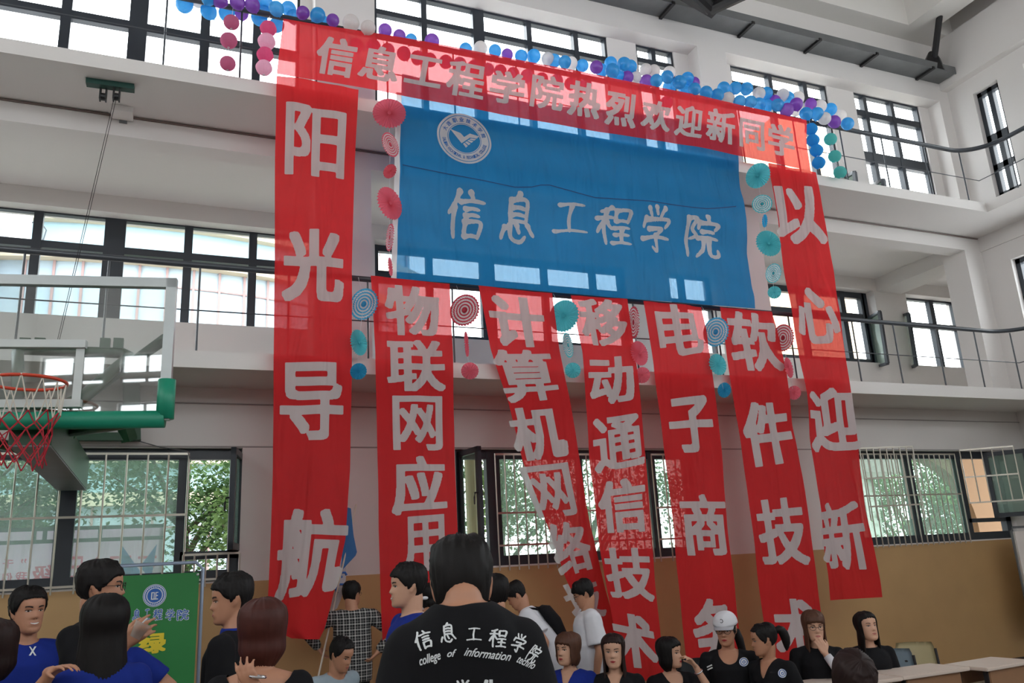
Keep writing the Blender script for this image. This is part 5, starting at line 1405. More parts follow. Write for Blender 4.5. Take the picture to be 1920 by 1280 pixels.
def at_depth(px, py, dp): return Vector((0, 0, ZC))+ray(px, py)*(dp/FPX)
def person(label, px, py, hp, dp, face, hface=None, pitch=0, roll=0, female=False, sit=False, lean=(0, 0), shirt='tblack', sleeve=.72, neck='crew', hair='short', hairm='hairk', skin='skin', trousers='jeans', arms=None, loose=.012, glasses=False, lips=None, smile=False, vox=.0065, feat=True, hl=.0, shw=1.0, nb=(.158, .016), sdrop=0.0, nk=1.0):
    s = hp*dp/(.24*FPX)
    Hc = at_depth(px, py, dp)
    va = math.degrees(math.atan2(Hc.x, Hc.y))
    hface = (face if hface is None else hface)-va; face -= va
    fa = math.radians(face); f = Vector((math.sin(fa), -math.cos(fa), 0)); up = Vector((0, 0, 1)); r = f.cross(up)
    ha = math.radians(hface); hf = Vector((math.sin(ha), -math.cos(ha), 0)); hr = hf.cross(up)
    Rh = Matrix((hr, hf, up)).transposed() @ Euler((math.radians(pitch), math.radians(roll), 0)).to_matrix()
    T = (up+f*lean[0]+r*lean[1]).normalized()
    g = up.lerp(T, .6).normalized()
    NBs = Hc-g*(nb[0]*s)-f*(nb[1]*s)
    P = NBs-T*(.53*s)
    root = empty('person', (P.x, P.y, 0)); tag(root, label, 'person', 'students in the hall'); O = Vector(root.location)
    L = lambda v: v-O
    H = lambda q: L(Hc+Rh @ (Vector(q)*s))
    fw = f-T*f.dot(T); fw.normalize(); rt = fw.cross(T)
    sw = (.158 if female else .182)*s*shw
    # ---- torso rings, shared by body (inf = 0) and shirt
    prof = ([(-.14, .150, .105, 0), (0, .165, .112, -.005), (.12, .150, .105, 0), (.22, .128, .095, .005), (.33, .138, .105, .01), (.40, .142, .112, .016), (.46, .138, .098, .004), (.50, .118, .075, -.008), (.53, .066, .058, -.010)] if female else
            [(-.14, .155, .110, 0), (0, .160, .112, -.005), (.12, .155, .108, 0), (.24, .152, .105, .005), (.34, .164, .112, .008), (.42, .168, .110, .006), (.47, .158, .094, -.002), (.505, .128, .074, -.010), (.53, .070, .062, -.012)])
    def torso(bm, inf, top=1):
        rings = []
        for t, w, dpt, fo in prof[:len(prof) if top else -1]:
            c = P+T*(t*s)+fw*(fo*s); k = 1 if t < .5 else .6
            lo = inf*(1.9 if t < .3 else 1.0)
            rings.append([L(c+rt*((w*s+lo*k)*math.copysign(abs(math.cos(a))**.85, math.cos(a)))+fw*((dpt*s+lo*k)*math.copysign(abs(math.sin(a))**.85, math.sin(a)))) for a in [2*PI*i/28 for i in range(28)]])
        loft(bm, rings)
    sh = {q: NBs-T*((.062+sdrop)*s)+rt*sw*q-fw*.01*s for q in (1, -1)}
    if sdrop: prof = prof[:-3]+[(.445, .150, .100, -.002), (.485, .112, .080, -.010), (.53, .070, .062, -.012)]
    elbows = {}
    AR = {}
    for sd in (1, -1):
        a = (arms or {}).get('r' if sd == 1 else 'l')
        if a is None:
            E_ = sh[sd]+(-T*.275+rt*sd*.055-fw*.02)*s; Wp = E_+(-up*.235+f*(.05+.10*(sit))+r*sd*.0)*s; AR[sd] = (E_, Wp, None)
            if sit: Wp = E_+(f*.21-up*.10-r*sd*.06)*s; AR[sd] = (E_, Wp, None)
        else:
            Wp = at_depth(*a['wrist']); pole = a.get('pole', (0, 0, -1)); pole = rt*pole[0]*sd+fw*pole[1]+up*pole[2]
            E_, Wp = ik(sh[sd], Wp, .285*s, .245*s, pole); AR[sd] = (E_, Wp, a)
    # ---- one continuous body
    bm = NB()
    rings = []
    for j in range(58):
        z = HZ[0]+(HZ[-1]-HZ[0])*(.5-.5*math.cos(PI*j/57)); rings.append([H(head_pt(2*PI*i/80, z, female)) for i in range(80)])
    loft(bm, rings)
    for sd in (-1, 1):
        for (q, rr, sc) in (((.076, -.012, .0), .022, (.30, .62, 1.35)), ((.079, -.020, .012), .016, (.42, .8, 1.1)), ((.073, -.006, -.026), .010, (.5, .8, 1))):
            b2 = NB(); ball(b2, (0, 0, 0), rr, 14, 10, sc)
            join_into(bm, b2, lambda co: H((sd*(q[0]+co.x), q[1]+co.y, q[2]+co.z)))
    limb(bm, [H((0, -.030, -.055)), L(NBs+T*.01*s-fw*.008*s), L(NBs-T*.05*s-fw*.01*s)], [(.050 if female else .059)*s*nk, (.050 if female else .061)*s*nk, .065*s*nk], 18)
    torso(bm, 0)
    for sd in (1, -1):
        E_, Wp, a = AR[sd]; k = .86 if female else 1
        limb(bm, [L(NBs-T*.02*s-fw*.015*s), L(sh[sd]-T*.004*s)], [.048*s, .050*s*k])
        limb(bm, [L(sh[sd]), L(sh[sd].lerp(E_, .5)), L(E_), L(E_.lerp(Wp, .35)), L(Wp)], [.052*s*k, .046*s*k, .037*s*k, .038*s*k, .026*s*k])
        d = (Wp-E_).normalized()
        if a and 'dir' in a:
            hd = (at_depth(*a['dir'])-Wp); nn = a.get('palm', (0, 1, 0)); nn = rt*nn[0]*sd+fw*nn[1]+up*nn[2]
            hand(bm, L(Wp), hd, nn, s*(.92 if female else 1), a.get('curl', (.35, .4, .5, .6)), a.get('side', 1), a.get('thumb', .5), a.get('spread', .10))
        else:
            hand(bm, L(Wp), d+fw*.05, -rt*sd, s*(.92 if female else 1), (.3, .35, .4, .45), sd, .4, .05)
    body = remesh('body', bm, vox); body.data.materials.append(M[skin]); body.parent = root
    tree = bvh_of(body)
    # ---- shirt
    bm = NB(); inf = loose; torso(bm, inf, 1)
    for sd in (1, -1):
        E_, Wp, a = AR[sd]; k = .86 if female else 1
        limb(bm, [L(NBs-T*.028*s-fw*.015*s), L(sh[sd]-T*.004*s)], [.050*s+inf*.8, .050*s*k+inf])
        if sleeve <= 1:
            q = sh[sd].lerp(E_, sleeve); d = (E_-sh[sd]).normalized()
            tube(bm, [L(sh[sd]-d*.01), L(sh[sd].lerp(E_, sleeve*.5)), L(q)], [.054*s*k+inf, .050*s*k+inf*1.5, .046*s*k+inf*1.9], 16); ball(bm, L(sh[sd]), .054*s*k+inf, 14, 10)
        else:
            limb(bm, [L(sh[sd]), L(E_), L(E_.lerp(Wp, sleeve-1))], [.054*s*k+inf, .040*s*k+inf, .028*s*k+inf])
    so = remesh('shirt', bm, .0095, 4); me = so.data
    co = np.empty(len(me.vertices)*3); me.vertices.foreach_get('co', co); co = co.reshape(-1, 3); no = np.empty(len(me.vertices)*3); me.vertices.foreach_get('normal', no); no = no.reshape(-1, 3)
    for i in range(len(co)):
        p = Vector(co[i]); n_ = noise.noise(p*7+Vector((px, 0, 0)))*.6+noise.noise(Vector((p.x*18, p.y*18, p.z*7)))*.5
        co[i] += no[i]*(n_*.0085+.002)
    me.vertices.foreach_set('co', co.ravel())
    bm = NB(); bm.from_mesh(me); dl = []
    for fc in bm.faces:
        q = fc.calc_center_median()+O-NBs; a, b, c = q.dot(rt)/s, q.dot(fw)/s, q.dot(T)/s
        rad = math.hypot(a, b+.01); kill = c > -.012 and rad < .074 and c > -.03+.25*max(0, -b)
        if c > .012 and rad < .1: kill = True
        if neck == 'v' and b > 0 and c > -.115 and abs(a) < (c+.115)*.44+.004: kill = True
        if neck == 'scoop' and b > 0 and (a/.078)**2+(c/.088)**2 < 1: kill = True
        if neck == 'wideback' and (a/.135)**2+((c-.01)/.085)**2 < 1: kill = True
        if kill: dl.append(fc)
    bmesh.ops.delete(bm, geom=dl, context='FACES')
    for _ in range(6):
        mv = {}
        for v in bm.verts:
            nb_ = [e.other_vert(v).co for e in v.link_edges if e.is_boundary]
            if len(nb_) == 2: mv[v] = v.co*.4+(nb_[0]+nb_[1])*.3
        for v, q in mv.items(): v.co = q
    bm.to_mesh(me); bm.free(); me.polygons.foreach_set('use_smooth', [True]*len(me.polygons))
    me.materials.append(M[shirt]); so.parent = root
    # ---- trousers and shoes
    bm = NB(); lim = []
    for sd in (1, -1):
        hip = P+rt*sd*.085*s-up*.02
        if sit: kn = hip+(f*.40+r*sd*.05)*s; kn.z = max(.42, min(.52, P.z)); an = Vector((kn.x, kn.y, .09))-f*.03
        else:
            an = Vector((P.x, P.y, .09))+r*sd*.10*s-f*.02; 
            if lean[0] > .3: an += f*.12
            kn = hip.lerp(an, .48)+f*.02
        limb(bm, [L(P-T*.02*s), L(hip), L(hip.lerp(kn, .5)), L(kn), L(kn.lerp(an, .5)), L(an)], [.13*s*.9, .098*s, .085*s, .066*s, .062*s, .055*s]); lim.append(an)
    to = remesh('trousers', bm, .014, 2); to.data.materials.append(M[trousers]); to.parent = root
    for an in lim:
        bm = NB(); ball(bm, L(an+f*.06-Vector((0, 0, .045))), .05, 14, 8, (1, 1, .9)); q = L(an+f*.10); ball(bm, (q.x, q.y, .04), .045, 14, 8, (1, 1, .85)); ball(bm, L(Vector((an.x, an.y, .045))-f*.02), .045, 14, 8, (1, 1, 1)); o = link('shoe', bm, M['shoe'], root, smooth=True)
    # ---- face
    ey = Rh @ Vector((0, -1, 0))
    if feat:
        F3 = lambda x, z: H((x, .2, z))
        bm = NB()
        def almond(cx, cz, w, h, n=10): return [(cx+w*math.cos(2*PI*k/n), cz+h*math.sin(2*PI*k/n)*(1-.25*abs(math.cos(2*PI*k/n)))) for k in range(n)]
        for sd in (-1, 1):
            patch(bm, tree, almond(sd*.031, .003, .0135, .0041), F3, ey, .0012*s, 0)
            patch(bm, tree, almond(sd*.031, .003, .0054, .0043, 12), F3, ey, .0022*s, 1)
            n = 6; up_ = [(sd*(.031+.0155*(k/n*2-1)), .003+.0040*(1-(k/n*2-1)**2)+.0012) for k in range(n+1)]; lo = [(x, z+.0028) for x, z in up_][::-1]
            for k in range(n): patch(bm, tree, [up_[k], up_[k+1], lo[n-k-1], lo[n-k]], F3, ey, .0026*s, 1)
        link('eyes', bm, [M['eyew'], M['iris']], root, recalc=False)
        bm = NB()
        for sd in (-1, 1):
            n = 6
            for k in range(n):
                x0, x1 = .014+.034*k/n, .014+.034*(k+1)/n; z0, z1 = .0215+.005*math.sin(PI*.75*k/n), .0215+.005*math.sin(PI*.75*(k+1)/n); w = .0030 if female else .0042
                patch(bm, tree, [(sd*x0, z0-w), (sd*x1, z1-w*(1-.5*(k+1)/n)), (sd*x1, z1+w*(1-.5*(k+1)/n)), (sd*x0, z0+w)], F3, ey, .0016*s)
        link('eyebrows', bm, M['brow'], root, recalc=False)
        bm = NB(); n = 8; wd = .027 if smile else .0225
        for k in range(n):
            u0, u1 = k/n*2-1, (k+1)/n*2-1
            def lip(u, a): return (u*wd, -.0608+a*(1-abs(u)**1.8)+(.006*u*u if smile else 0))
            patch(bm, tree, [lip(u0, 0), lip(u1, 0), lip(u1, .0066), lip(u0, .0066)], F3, ey, .0016*s)
            patch(bm, tree, [lip(u0, -.0085), lip(u1, -.0085), lip(u1, -.0008), lip(u0, -.0008)], F3, ey, .0016*s)
            if smile: patch(bm, tree, [lip(u0*.8, -.005), lip(u1*.8, -.005), lip(u1*.8, .003), lip(u0*.8, .003)], F3, ey, .0024*s, 1)
        link('lips', bm, [M[lips or 'lip'], M['teeth']], root, recalc=False)
        bm = NB()
        for sd in (-1, 1): patch(bm, tree, [(sd*.0065+.0030*math.cos(a), -.0385+.0018*math.sin(a)) for a in (0, 1, 2, 3, 4, 5)], F3, ey, .0012*s)
        link('nostrils', bm, M['brow'], root, recalc=False)
    # ---- hair
    make_hair(root, H, s, hair, M[hairm], int(abs(px)), hl)
    if glasses:
        bm = NB()
        for sd in (-1, 1):
            tube(bm, [H((sd*.033+.024*math.cos(2*PI*k/20), .101-.006*abs(math.cos(2*PI*k/20)), .002+.018*math.sin(2*PI*k/20))) for k in range(21)], .0016*s, 6, caps=False)
            tube(bm, [H((sd*.057, .096, .006)), H((sd*.078, .05, .008)), H((sd*.081, -.012, .010)), H((sd*.078, -.03, -.004))], .0016*s, 6)
        tube(bm, [H((-.010, .104, .004)), H((0, .107, .007)), H((.010, .104, .004))], .0016*s, 6)
        link('glasses', bm, M['black'], root)
    return dict(root=root, H=H, s=s, L=L, O=O, Hc=Hc, NB=NBs, P=P, T=T, rt=rt, fw=fw, shirt=so, body=body, AR=AR, Rh=Rh, f=f, r=r)

STY = {  # top, side, back thickness / z of the lower edge at front, side, back / half angle of the open face / flare / bangs
 'short': (.030, .010, .014, .072, .006, -.070, 0, 0), 'fringe': (.028, .012, .016, .042, .002, -.062, 0, 0), 'crop': (.024, .007, .010, .070, .012, -.055, 0, 0), 'brush': (.036, .010, .013, .078, .008, -.062, 0, 0),
 'bob': (.022, .020, .026, .045, -.115, -.125, 60, .03), 'bobback': (.026, .028, .032, .06, -.14, -.15, 55, .03), 'chin': (.020, .018, .020, .060, -.135, -.17, 60, .02),
 'long': (.018, .014, .018, .066, -.36, -.40, 66, .03), 'longbangs': (.020, .016, .020, .040, -.34, -.36, 62, .02), 'longback': (.022, .024, .028, .07, -.60, -.68, 60, .05),
 'tied': (.016, .010, .014, .075, -.005, -.050, 0, 0), 'nape': (.036, .010, .018, .074, .000, -.105, 0, 0), 'undercap': (.004, .006, .010, .05, -.02, -.08, 0, 0)}
def make_hair(root, H, s, style, m, seed, hl=0):
    top, sd_t, bk_t, zf, zs, zb, fh, flare = STY[style]; zf += hl
    n, rows = 96, (34 if zs < -.2 else 26)
    longh = zs < -.05
    def z_end(a):      # a: degrees from the front
        if longh:
            if a < fh-8: return zf-.022*(a/fh)**2
            t = min(1, (a-(fh-8))/16); t = t*t*(3-2*t)
            base = zs+(zb-zs)*max(0, min(1, (a-90)/60)); return zf-.022+(base-zf+.022)*t
        if a < 42: return zf-.006*(a/42)
        if a < 72: t = (a-42)/30; return (zf-.006)+(zs-zf+.006)*t*t*(3-2*t)
        if a < 104: return zs-(.016 if 78 < a < 92 else 0)
        t = min(1, (a-104)/30); return zs+(zb-zs)*t*t*(3-2*t)
    bm = NB(); grid = []
    for i in range(n):
        th = 2*PI*i/n; a = abs((math.degrees(th)-90+180) % 360-180); ze = z_end(a)+.004*noise.noise(Vector((math.cos(th)*9, math.sin(th)*9, seed)))*(2.5 if longh else 1); col = []
        for j in range(rows+1):
            t = j/rows; zt = .1155
            z = zt-(zt-ze)*(t**1.7 if not longh else t**1.55)
            zz = max(z, -.028) if longh else z
            p = head_pt(th, min(zz, .1155)); c = Vector((0, -.012, 0)); d = Vector((p.x, p.y-c.y, 0)); rr = d.length or 1e-6; d /= rr
            k = max(0, math.cos(math.radians(min(a, 90)))); side = sd_t if a < 100 else sd_t+(bk_t-sd_t)*min(1, (a-100)/50)
            th_ = side*(1-.35*k)
            up_ = max(0, (z-.03)/.086); lift = top*up_**1.3
            edge = min(1, (1-t)/.10+.25) if not longh else 1
            if longh and a < fh: edge = min(1, (1-t)/.15+.3)
            st = .0036*noise.noise(Vector((math.cos(th)*16, math.sin(th)*16, z*5+seed)))+.0016*math.sin(th*47+3*noise.noise(Vector((z*9, seed, 0))))
            if not longh: st += (.0045*noise.noise(Vector((math.cos(th)*9, math.sin(th)*9, z*24+seed)))+.004*max(0, noise.noise(Vector((math.cos(th)*22*t, math.sin(th)*22*t, seed)))))*min(1, t*2)
            rad = (rr+(th_+st)*edge*(.5+.5*min(1, t*4)))
            if longh and z < -.02: rad += flare*(-.02-z)*(1.2 if a > 90 else .6)-.02*max(0, (-.02-z)/.5)*0
            if longh and zs > -.2 and z < -.07: rad -= .045*((-.07-z)/.07)**1.5
            q = c+d*rad; col.append(Vector((q.x, q.y, z+lift*(.7+.3*noise.noise(Vector((math.cos(th)*6*t, math.sin(th)*6*t, seed*.7))))+(st*1.5 if t < .5 else 0))))
        grid.append(col)
    apex = sum((c[0] for c in grid), Vector())/n
    def HH(q):     # hair below the ears hangs straight down
        return H(q) if (not longh or q.z > -.03) else H((q.x, q.y, -.03))+Vector((0, 0, (q.z+.03)*s))
    V = [[bm.verts.new(HH(q)) for q in col[1:]] for col in grid]; ap = bm.verts.new(H(apex))
    for i in range(n):
        a, b = V[i], V[(i+1) % n]
        bm.faces.new((ap, a[0], b[0]))
        for j in range(rows-1): bm.faces.new((a[j], a[j+1], b[j+1], b[j]))
    if longh:      # inner side of the hanging hair, joined along the lower edge
        W2 = []
        for col in grid:
            w2 = []
            for q in col[1:]:
                d = Vector((q.x, q.y+.012, 0)); L_ = d.length; d = d/L_ if L_ > 1e-6 else d
                w2.append(bm.verts.new(HH(q-d*min(.012, L_*.5)-Vector((0, 0, .006 if q.z > .06 else 0)))))
            W2.append(w2)
        for i in range(n):
            a, b = W2[i], W2[(i+1) % n]
            for j in range(rows-1): bm.faces.new((a[j], b[j], b[j+1], a[j+1]))
            bm.faces.new((V[i][-1], V[(i+1) % n][-1], b[-1], a[-1]))
    return link('hair', bm, m, root, smooth=True, recalc=True)
def on_surface(pr, target, pts_world_fn, bm_flat, direc, off, name, m, extra=None):
    """drop a flat design onto a garment: pts_world_fn maps (x, y) to a point in front of it"""
    tr = bvh_of(target); O = pr['O']; dst = NB(); mp = {}
    for v in bm_flat.verts:
        q = pts_world_fn(v.co.x, v.co.y)-O; h = tr.ray_cast(q, direc, 1.2)
        mp[v] = dst.verts.new(h[0]-direc*off) if h[0] is not None else None
    for fc in bm_flat.faces:
        vs = [mp[v] for v in fc.verts]
        if None in vs: continue
        if max((a.co-b.co).length for a in vs for b in vs) > .12: continue
        try: dst.faces.new(vs)
        except ValueError: pass
    bm_flat.free()
    return link(name, dst, m, pr['root'], recalc=False)
def screen_print(pr, shapes, name, m, off=.003):
    """shapes: (flat bm in unit square, px0, px1, py0, py1, skew fn) printed on the shirt where the photo shows it"""
    tr = bvh_of(pr['shirt']); O = pr['O']; c0 = Vector((0, 0, ZC))-O; dst = NB()
    for g, x0, x1, y0, y1, ang in shapes:
        cx, cy = (x0+x1)/2, (y0+y1)/2; ca, sa = math.cos(ang), math.sin(ang); mp = {}
        for v in g.verts:
            u, w = (v.co.x-.5)*(x1-x0), (.5-v.co.y)*(y1-y0); d = ray(cx+u*ca-w*sa, cy+u*sa+w*ca).normalized(); h = tr.ray_cast(c0, d, 14)
            mp[v] = dst.verts.new(h[0]+h[1]*off) if h[0] is not None else None
        for fc in g.faces:
            vs = [mp[v] for v in fc.verts]
            if None not in vs:
                try: dst.faces.new(vs)
                except ValueError: pass
        g.free()
    return link(name, dst, m, pr['root'], recalc=False)
def disc_bm(r0=0.0, n=28):
    bm = NB()
    if r0 == 0:
        c = bm.verts.new((.5, .5, 0)); ring = [bm.verts.new((.5+.5*math.cos(2*PI*k/n), .5+.5*math.sin(2*PI*k/n), 0)) for k in range(n)]; mid = [bm.verts.new((.5+.25*math.cos(2*PI*k/n), .5+.25*math.sin(2*PI*k/n), 0)) for k in range(n)]
        for k in range(n): bm.faces.new((c, mid[k], mid[(k+1) % n])); bm.faces.new((mid[k], ring[k], ring[(k+1) % n], mid[(k+1) % n]))
    else:
        v = [(bm.verts.new((.5+.5*r0*math.cos(2*PI*k/n), .5+.5*r0*math.sin(2*PI*k/n), 0)), bm.verts.new((.5+.5*math.cos(2*PI*k/n), .5+.5*math.sin(2*PI*k/n), 0))) for k in range(n)]
        for k in range(n): bm.faces.new((v[k][0], v[k][1], v[(k+1) % n][1], v[(k+1) % n][0]))
    return bm

# ---- standing group at the left
p1 = person('brown haired woman in blue at the extreme left edge, reaching right', -12, 1216, 96, 3.75, 110, 150, female=True, shirt='tblue', hair='bobback', hairm='haird', feat=False,
    arms={'r': dict(wrist=(98, 1258, 3.36), pole=(.3, 0, -1), dir=(150, 1238, 3.3), palm=(0, 0, -1), side=-1, curl=(.25, .3, .35, .4), spread=.16)})
p2 = person('smiling man in a blue t-shirt at far left in front of the ochre wall', 53, 1146, 83, 4.9, 15, 22, shirt='tblue', hair='fringe', smile=True, hl=.022)
bmx = NB()
for q in ([(0, 1), (.2, 1), (1, 0), (.75, 0)], [(.75, 1), (1, 1), (.25, 0), (0, 0)]): bmx.faces.new([bmx.verts.new((a, b, 0)) for a, b in q])
screen_print(p2, [(bmx, 54, 68, 1212, 1229, 0)], 'chest_print', M['pw'])
p3 = person('tall man in a black t-shirt and glasses holding food, facing right', 190, 1102, 94, 4.25, 65, 78, shirt='tblack', hair='fringe', glasses=True, hl=.01,
    arms={'r': dict(wrist=(238, 1203, 3.95), pole=(.5, -.3, -1), dir=(268, 1178, 3.95), palm=(-1, 0, 0), side=1, curl=(.55, .6, .65, .7), thumb=.8)})
p5 = person('person in blue with hand on hip, head hidden by the long haired woman', 198, 1168, 74, 5.1, 5, shirt='tblue', hair='short', feat=False,
    arms={'l': dict(wrist=(246, 1300, 5.0), pole=(1, -.2, -.1))})
p4 = person('woman with long black hair seen from behind at left, in blue', 195, 1172, 104, 3.6, 185, female=True, shw=.88, shirt='tblue', hair='longback', feat=False)
p6 = person('man in profile facing left, black t-shirt over a blue collar', 434, 1124, 88, 4.2, -110, -84, pitch=-6, shirt='tblack', hair='short', neck='crew', hl=-.012)
bm = NB(); rings = []
for j, (t, k) in enumerate(((-.03, .072), (-.012, .079), (.012, .073), (.022, .069))):
    rings.append([p6['L'](p6['NB']+p6['T']*t*p6['s']+p6['rt']*k*1.12*math.cos(a)*p6['s']+p6['fw']*(k*math.sin(a)-.012)*p6['s']) for a in [2*PI*i/24 for i in range(24)]])
loft(bm, rings); link('blue_collar', bm, M['tblue'], p6['root'], smooth=True)
p7 = person('woman with a reddish brown bob seen from behind, hand at her neck', 493, 1182, 106, 3.45, 172, female=True, shirt='tblack', neck='wideback', hair='bobback', hairm='hairr', feat=False, skin='skin',
    arms={'r': None, 'l': dict(wrist=(470, 1282, 3.3), pole=(1, .3, -1), dir=(462, 1246, 3.36), palm=(0, 1, 0), side=-1, curl=(.3, .35, .4, .5))} if False else {'l': dict(wrist=(480, 1296, 3.2), pole=(1, -.3, -1), dir=(462, 1262, 3.2), palm=(-.4, 1, 0), side=1, curl=(.3, .35, .4, .5))})
bm = NB(); q = p7['L'](at_depth(482, 1262, 3.30)); d = Vector((.15, 0, 1)).normalized(); u, v = frame_of(d); tube(bm, [p7['L'](at_depth(483, 1268, 3.2))+(u*math.cos(2*PI*k/16)+v*math.sin(2*PI*k/16))*.031 for k in range(17)], .005, 6, caps=False); link('bracelet', bm, M['silver'], p7['root'])
# ---- by the wall and in the middle
p8 = person('man in a black and white plaid shirt seen from behind at the wall', 660, 1114, 44, 8.0, 180, 150, shirt='plaid', sleeve=1.8, hair='short', glasses=True, loose=.02, feat=False, shw=1.08,
    arms={'l': dict(wrist=(598, 1216, 7.85), pole=(1, 0, -.3)), 'r': dict(wrist=(708, 1222, 7.8), pole=(1, 0, -.3))})
p9 = person('man with short hair bending low in a pale grey blue shirt, looking down', 640, 1228, 56, 6.5, 40, 48, pitch=-22, sit=True, lean=(.45, 0), shirt='tgrey', hair='brush')
p10 = person('smiling man in a blue t-shirt in profile facing left beside the front man', 764, 1099, 78, 4.75, -70, -78, shirt='tblue', hair='fringe', smile=True, skin='skin2', hl=.012)
p11 = person('dark haired person half hidden behind the front man, white hair clip', 804, 1116, 42, 7.0, 170, shirt='twhite', hair='chin', feat=False, female=True)
bm = NB(); q = p11['H']((-.02, -.13, -.02)); ball(bm, q, .03, 12, 8, (1, .4, .5)); link('hair_clip', bm, M['twhite'], p11['root'], smooth=True)
p13 = person('person in a blue t-shirt hidden behind the front man, only hair and shoulder showing', 922, 1116, 72, 5.2, -150, -130, shirt='tblue', hair='fringe', feat=False)
p14 = person('man in a white t-shirt bending forward to the left, khaki trousers', 968, 1116, 46, 7.7, -95, -95, pitch=-35, lean=(.62, 0), shirt='twhite', trousers='khaki', hair='fringe', loose=.026)
p15 = person('man in a white t-shirt and glasses looking down beside the slanting banner', 1094, 1113, 47, 7.6, -80, -86, pitch=-22, lean=(.05, 0), shirt='twhite', sleeve=.82, hair='fringe', glasses=True, loose=.026, trousers='jeans')
# backpack of the bending man
bk = p14; root = empty('backpack', (bk['P'].x, bk['P'].y, 0)); tag(root, 'black backpack on the back of the bending man in white', 'backpack'); O14 = Vector(root.location)
def B14(a, b, c): return bk['NB']+bk['rt']*a*bk['s']+bk['fw']*b*bk['s']+bk['T']*c*bk['s']-O14
bm = NB(); rings = []
for c, w, dd in ((-.42, .10, .03), (-.40, .13, .055), (-.25, .14, .07), (-.10, .13, .06), (-.05, .09, .03)): rings.append([B14(w*math.cos(a), -.118-dd+dd*math.sin(a), c) for a in [2*PI*i/18 for i in range(18)]])
loft(bm, rings); link('bag', bm, M['tblack'], root, smooth=True)
for sd in (-1, 1):
    bm = NB(); tube(bm, [B14(sd*.10, -.13, -.06), B14(sd*.115, -.06, .0), B14(sd*.12, .10, -.10), B14(sd*.13, .09, -.26), B14(sd*.12, -.11, -.38)], .012, 8); link('strap', bm, M['tblack'], root)
# ---- the man in front
p12 = person('man in a black printed t-shirt seen from behind, closest to the camera in the middle', 866, 1104, 166, 2.05, 182, 180, pitch=-24, nb=(.034, .064), sdrop=.045, nk=.84, shirt='tblack', hair='nape', feat=False, vox=.006, hl=-.01, shw=.77)
shapes = []
for ch, cx, cy, w, h, an in (('信', 795, 1200, 34, 36, -.30), ('息', 840, 1186, 30, 38, -.10), ('工', 889, 1189, 29, 25, .04), ('程', 933, 1197, 34, 35, .14), ('学', 972, 1206, 26, 36, .38), ('院', 1000, 1226, 20, 36, .62)):
    shapes.append((brush_bm(ch, .095, True, 44), cx-w/2, cx+w/2, cy-h/2, cy+h/2, an))
screen_print(p12, shapes, 'back_print', M['pw'])
def word_bm(w, slant=.46):
    t = _curve_tris(w); lo = t.reshape(-1, 2).min(0); hi = t.reshape(-1, 2).max(0); asp = (hi[0]-lo[0])/(hi[1]-lo[1]); t = t-lo; t[..., 0] += slant*t[..., 1]*(1); lo = t.reshape(-1, 2).min(0); hi = t.reshape(-1, 2).max(0); t = (t-lo)/(hi-lo)
    Wp = max(60, int(110*asp)); im = np.pad(_raster(t, Wp, 110), 4); out = im.copy()
    for dx in (-2, -1, 1, 2): out |= np.roll(im, dx, 1)
    im = out.copy()
    for dy in (-2, -1, 1, 2): out |= np.roll(im, dy, 0)
    return _contour(out, max(12, int(26*asp)), 26)
shapes = []
for w, x0, x1, y0, y1, an in (('college', 786, 828, 1224, 1247, -.30), ('of', 838, 857, 1217, 1231, -.08), ('information', 870, 958, 1217, 1234, .12), ('techno', 968, 1004, 1233, 1249, .42)):
    shapes.append((word_bm(w), x0, x1, y0, y1, an))
for ch, cx, cy, w, h in (('学', 868, 1292, 38, 38), ('生', 920, 1292, 36, 38)): shapes.append((brush_bm('学', .1, True, 40) if ch == '学' else glyph_bm(ch, .05, 44), cx-w/2, cx+w/2, cy-h/2, cy+h/2, 0))
screen_print(p12, shapes, 'back_script_print', M['pw'])
# ---- seated row
p16 = person('seated woman with a brown bob and a blue v-neck top, looking left', 1064, 1217, 57, 6.9, -20, -38, female=True, sit=True, shirt='tblue', neck='v', hair='bob', hairm='hairb', skin='skin2', lips='lipr')
p17 = person('seated woman with long dark hair and red lips facing the camera', 1150, 1221, 60, 6.8, -5, -6, female=True, sit=True, shirt='tblack', neck='v', hair='long', hairm='haird', skin='skin2', lips='lipr')
p18 = person('seated woman with chin length black hair in profile, hand raised to her face', 1256, 1224, 54, 7.0, 25, 62, female=True, sit=True, shirt='tblack', neck='scoop', hair='chin', skin='skin2', lips='lipr',
    arms={'l': dict(wrist=(1304, 1249, 6.75), pole=(.6, .2, -1), dir=(1287, 1227, 6.75), palm=(-1, 0, .2), side=-1, curl=(.5, .5, .55, .6))})
bm = NB(); E_, Wp, _a = p18['AR'][-1]; d = (Wp-E_).normalized(); u, v = frame_of(d); c_ = p18['L'](Wp-d*.05); tube(bm, [c_+(u*math.cos(2*PI*k/16)+v*math.sin(2*PI*k/16))*.032 for k in range(17)], .0055, 6, caps=False); link('bracelet', bm, M['silver'], p18['root'])
p19 = person('seated woman in a white cap and glasses, black top with a round badge', 1361, 1180, 57, 7.0, 0, -14, pitch=-6, female=True, sit=True, shirt='tblack', neck='scoop', hair='undercap', skin='skin', glasses=True, lips='lipr', sleeve=1.0, shw=1.08)
H = p19['H']; bm = NB(); rings = []
for j in range(9):
    t = j/8; z = .046+.092*math.sin(t*PI/2); k = math.cos(t*PI/2)**.75
    rings.append([H(((.095*k+.001)*math.cos(a), -.008+(.116*k+.001)*math.sin(a), z-.012*math.sin(a)*(1-t))) for a in [2*PI*i/32 for i in range(32)]])
loft(bm, rings); cap = link('cap', bm, M['twhite'], p19['root'], smooth=True)
bm = NB(); g = []
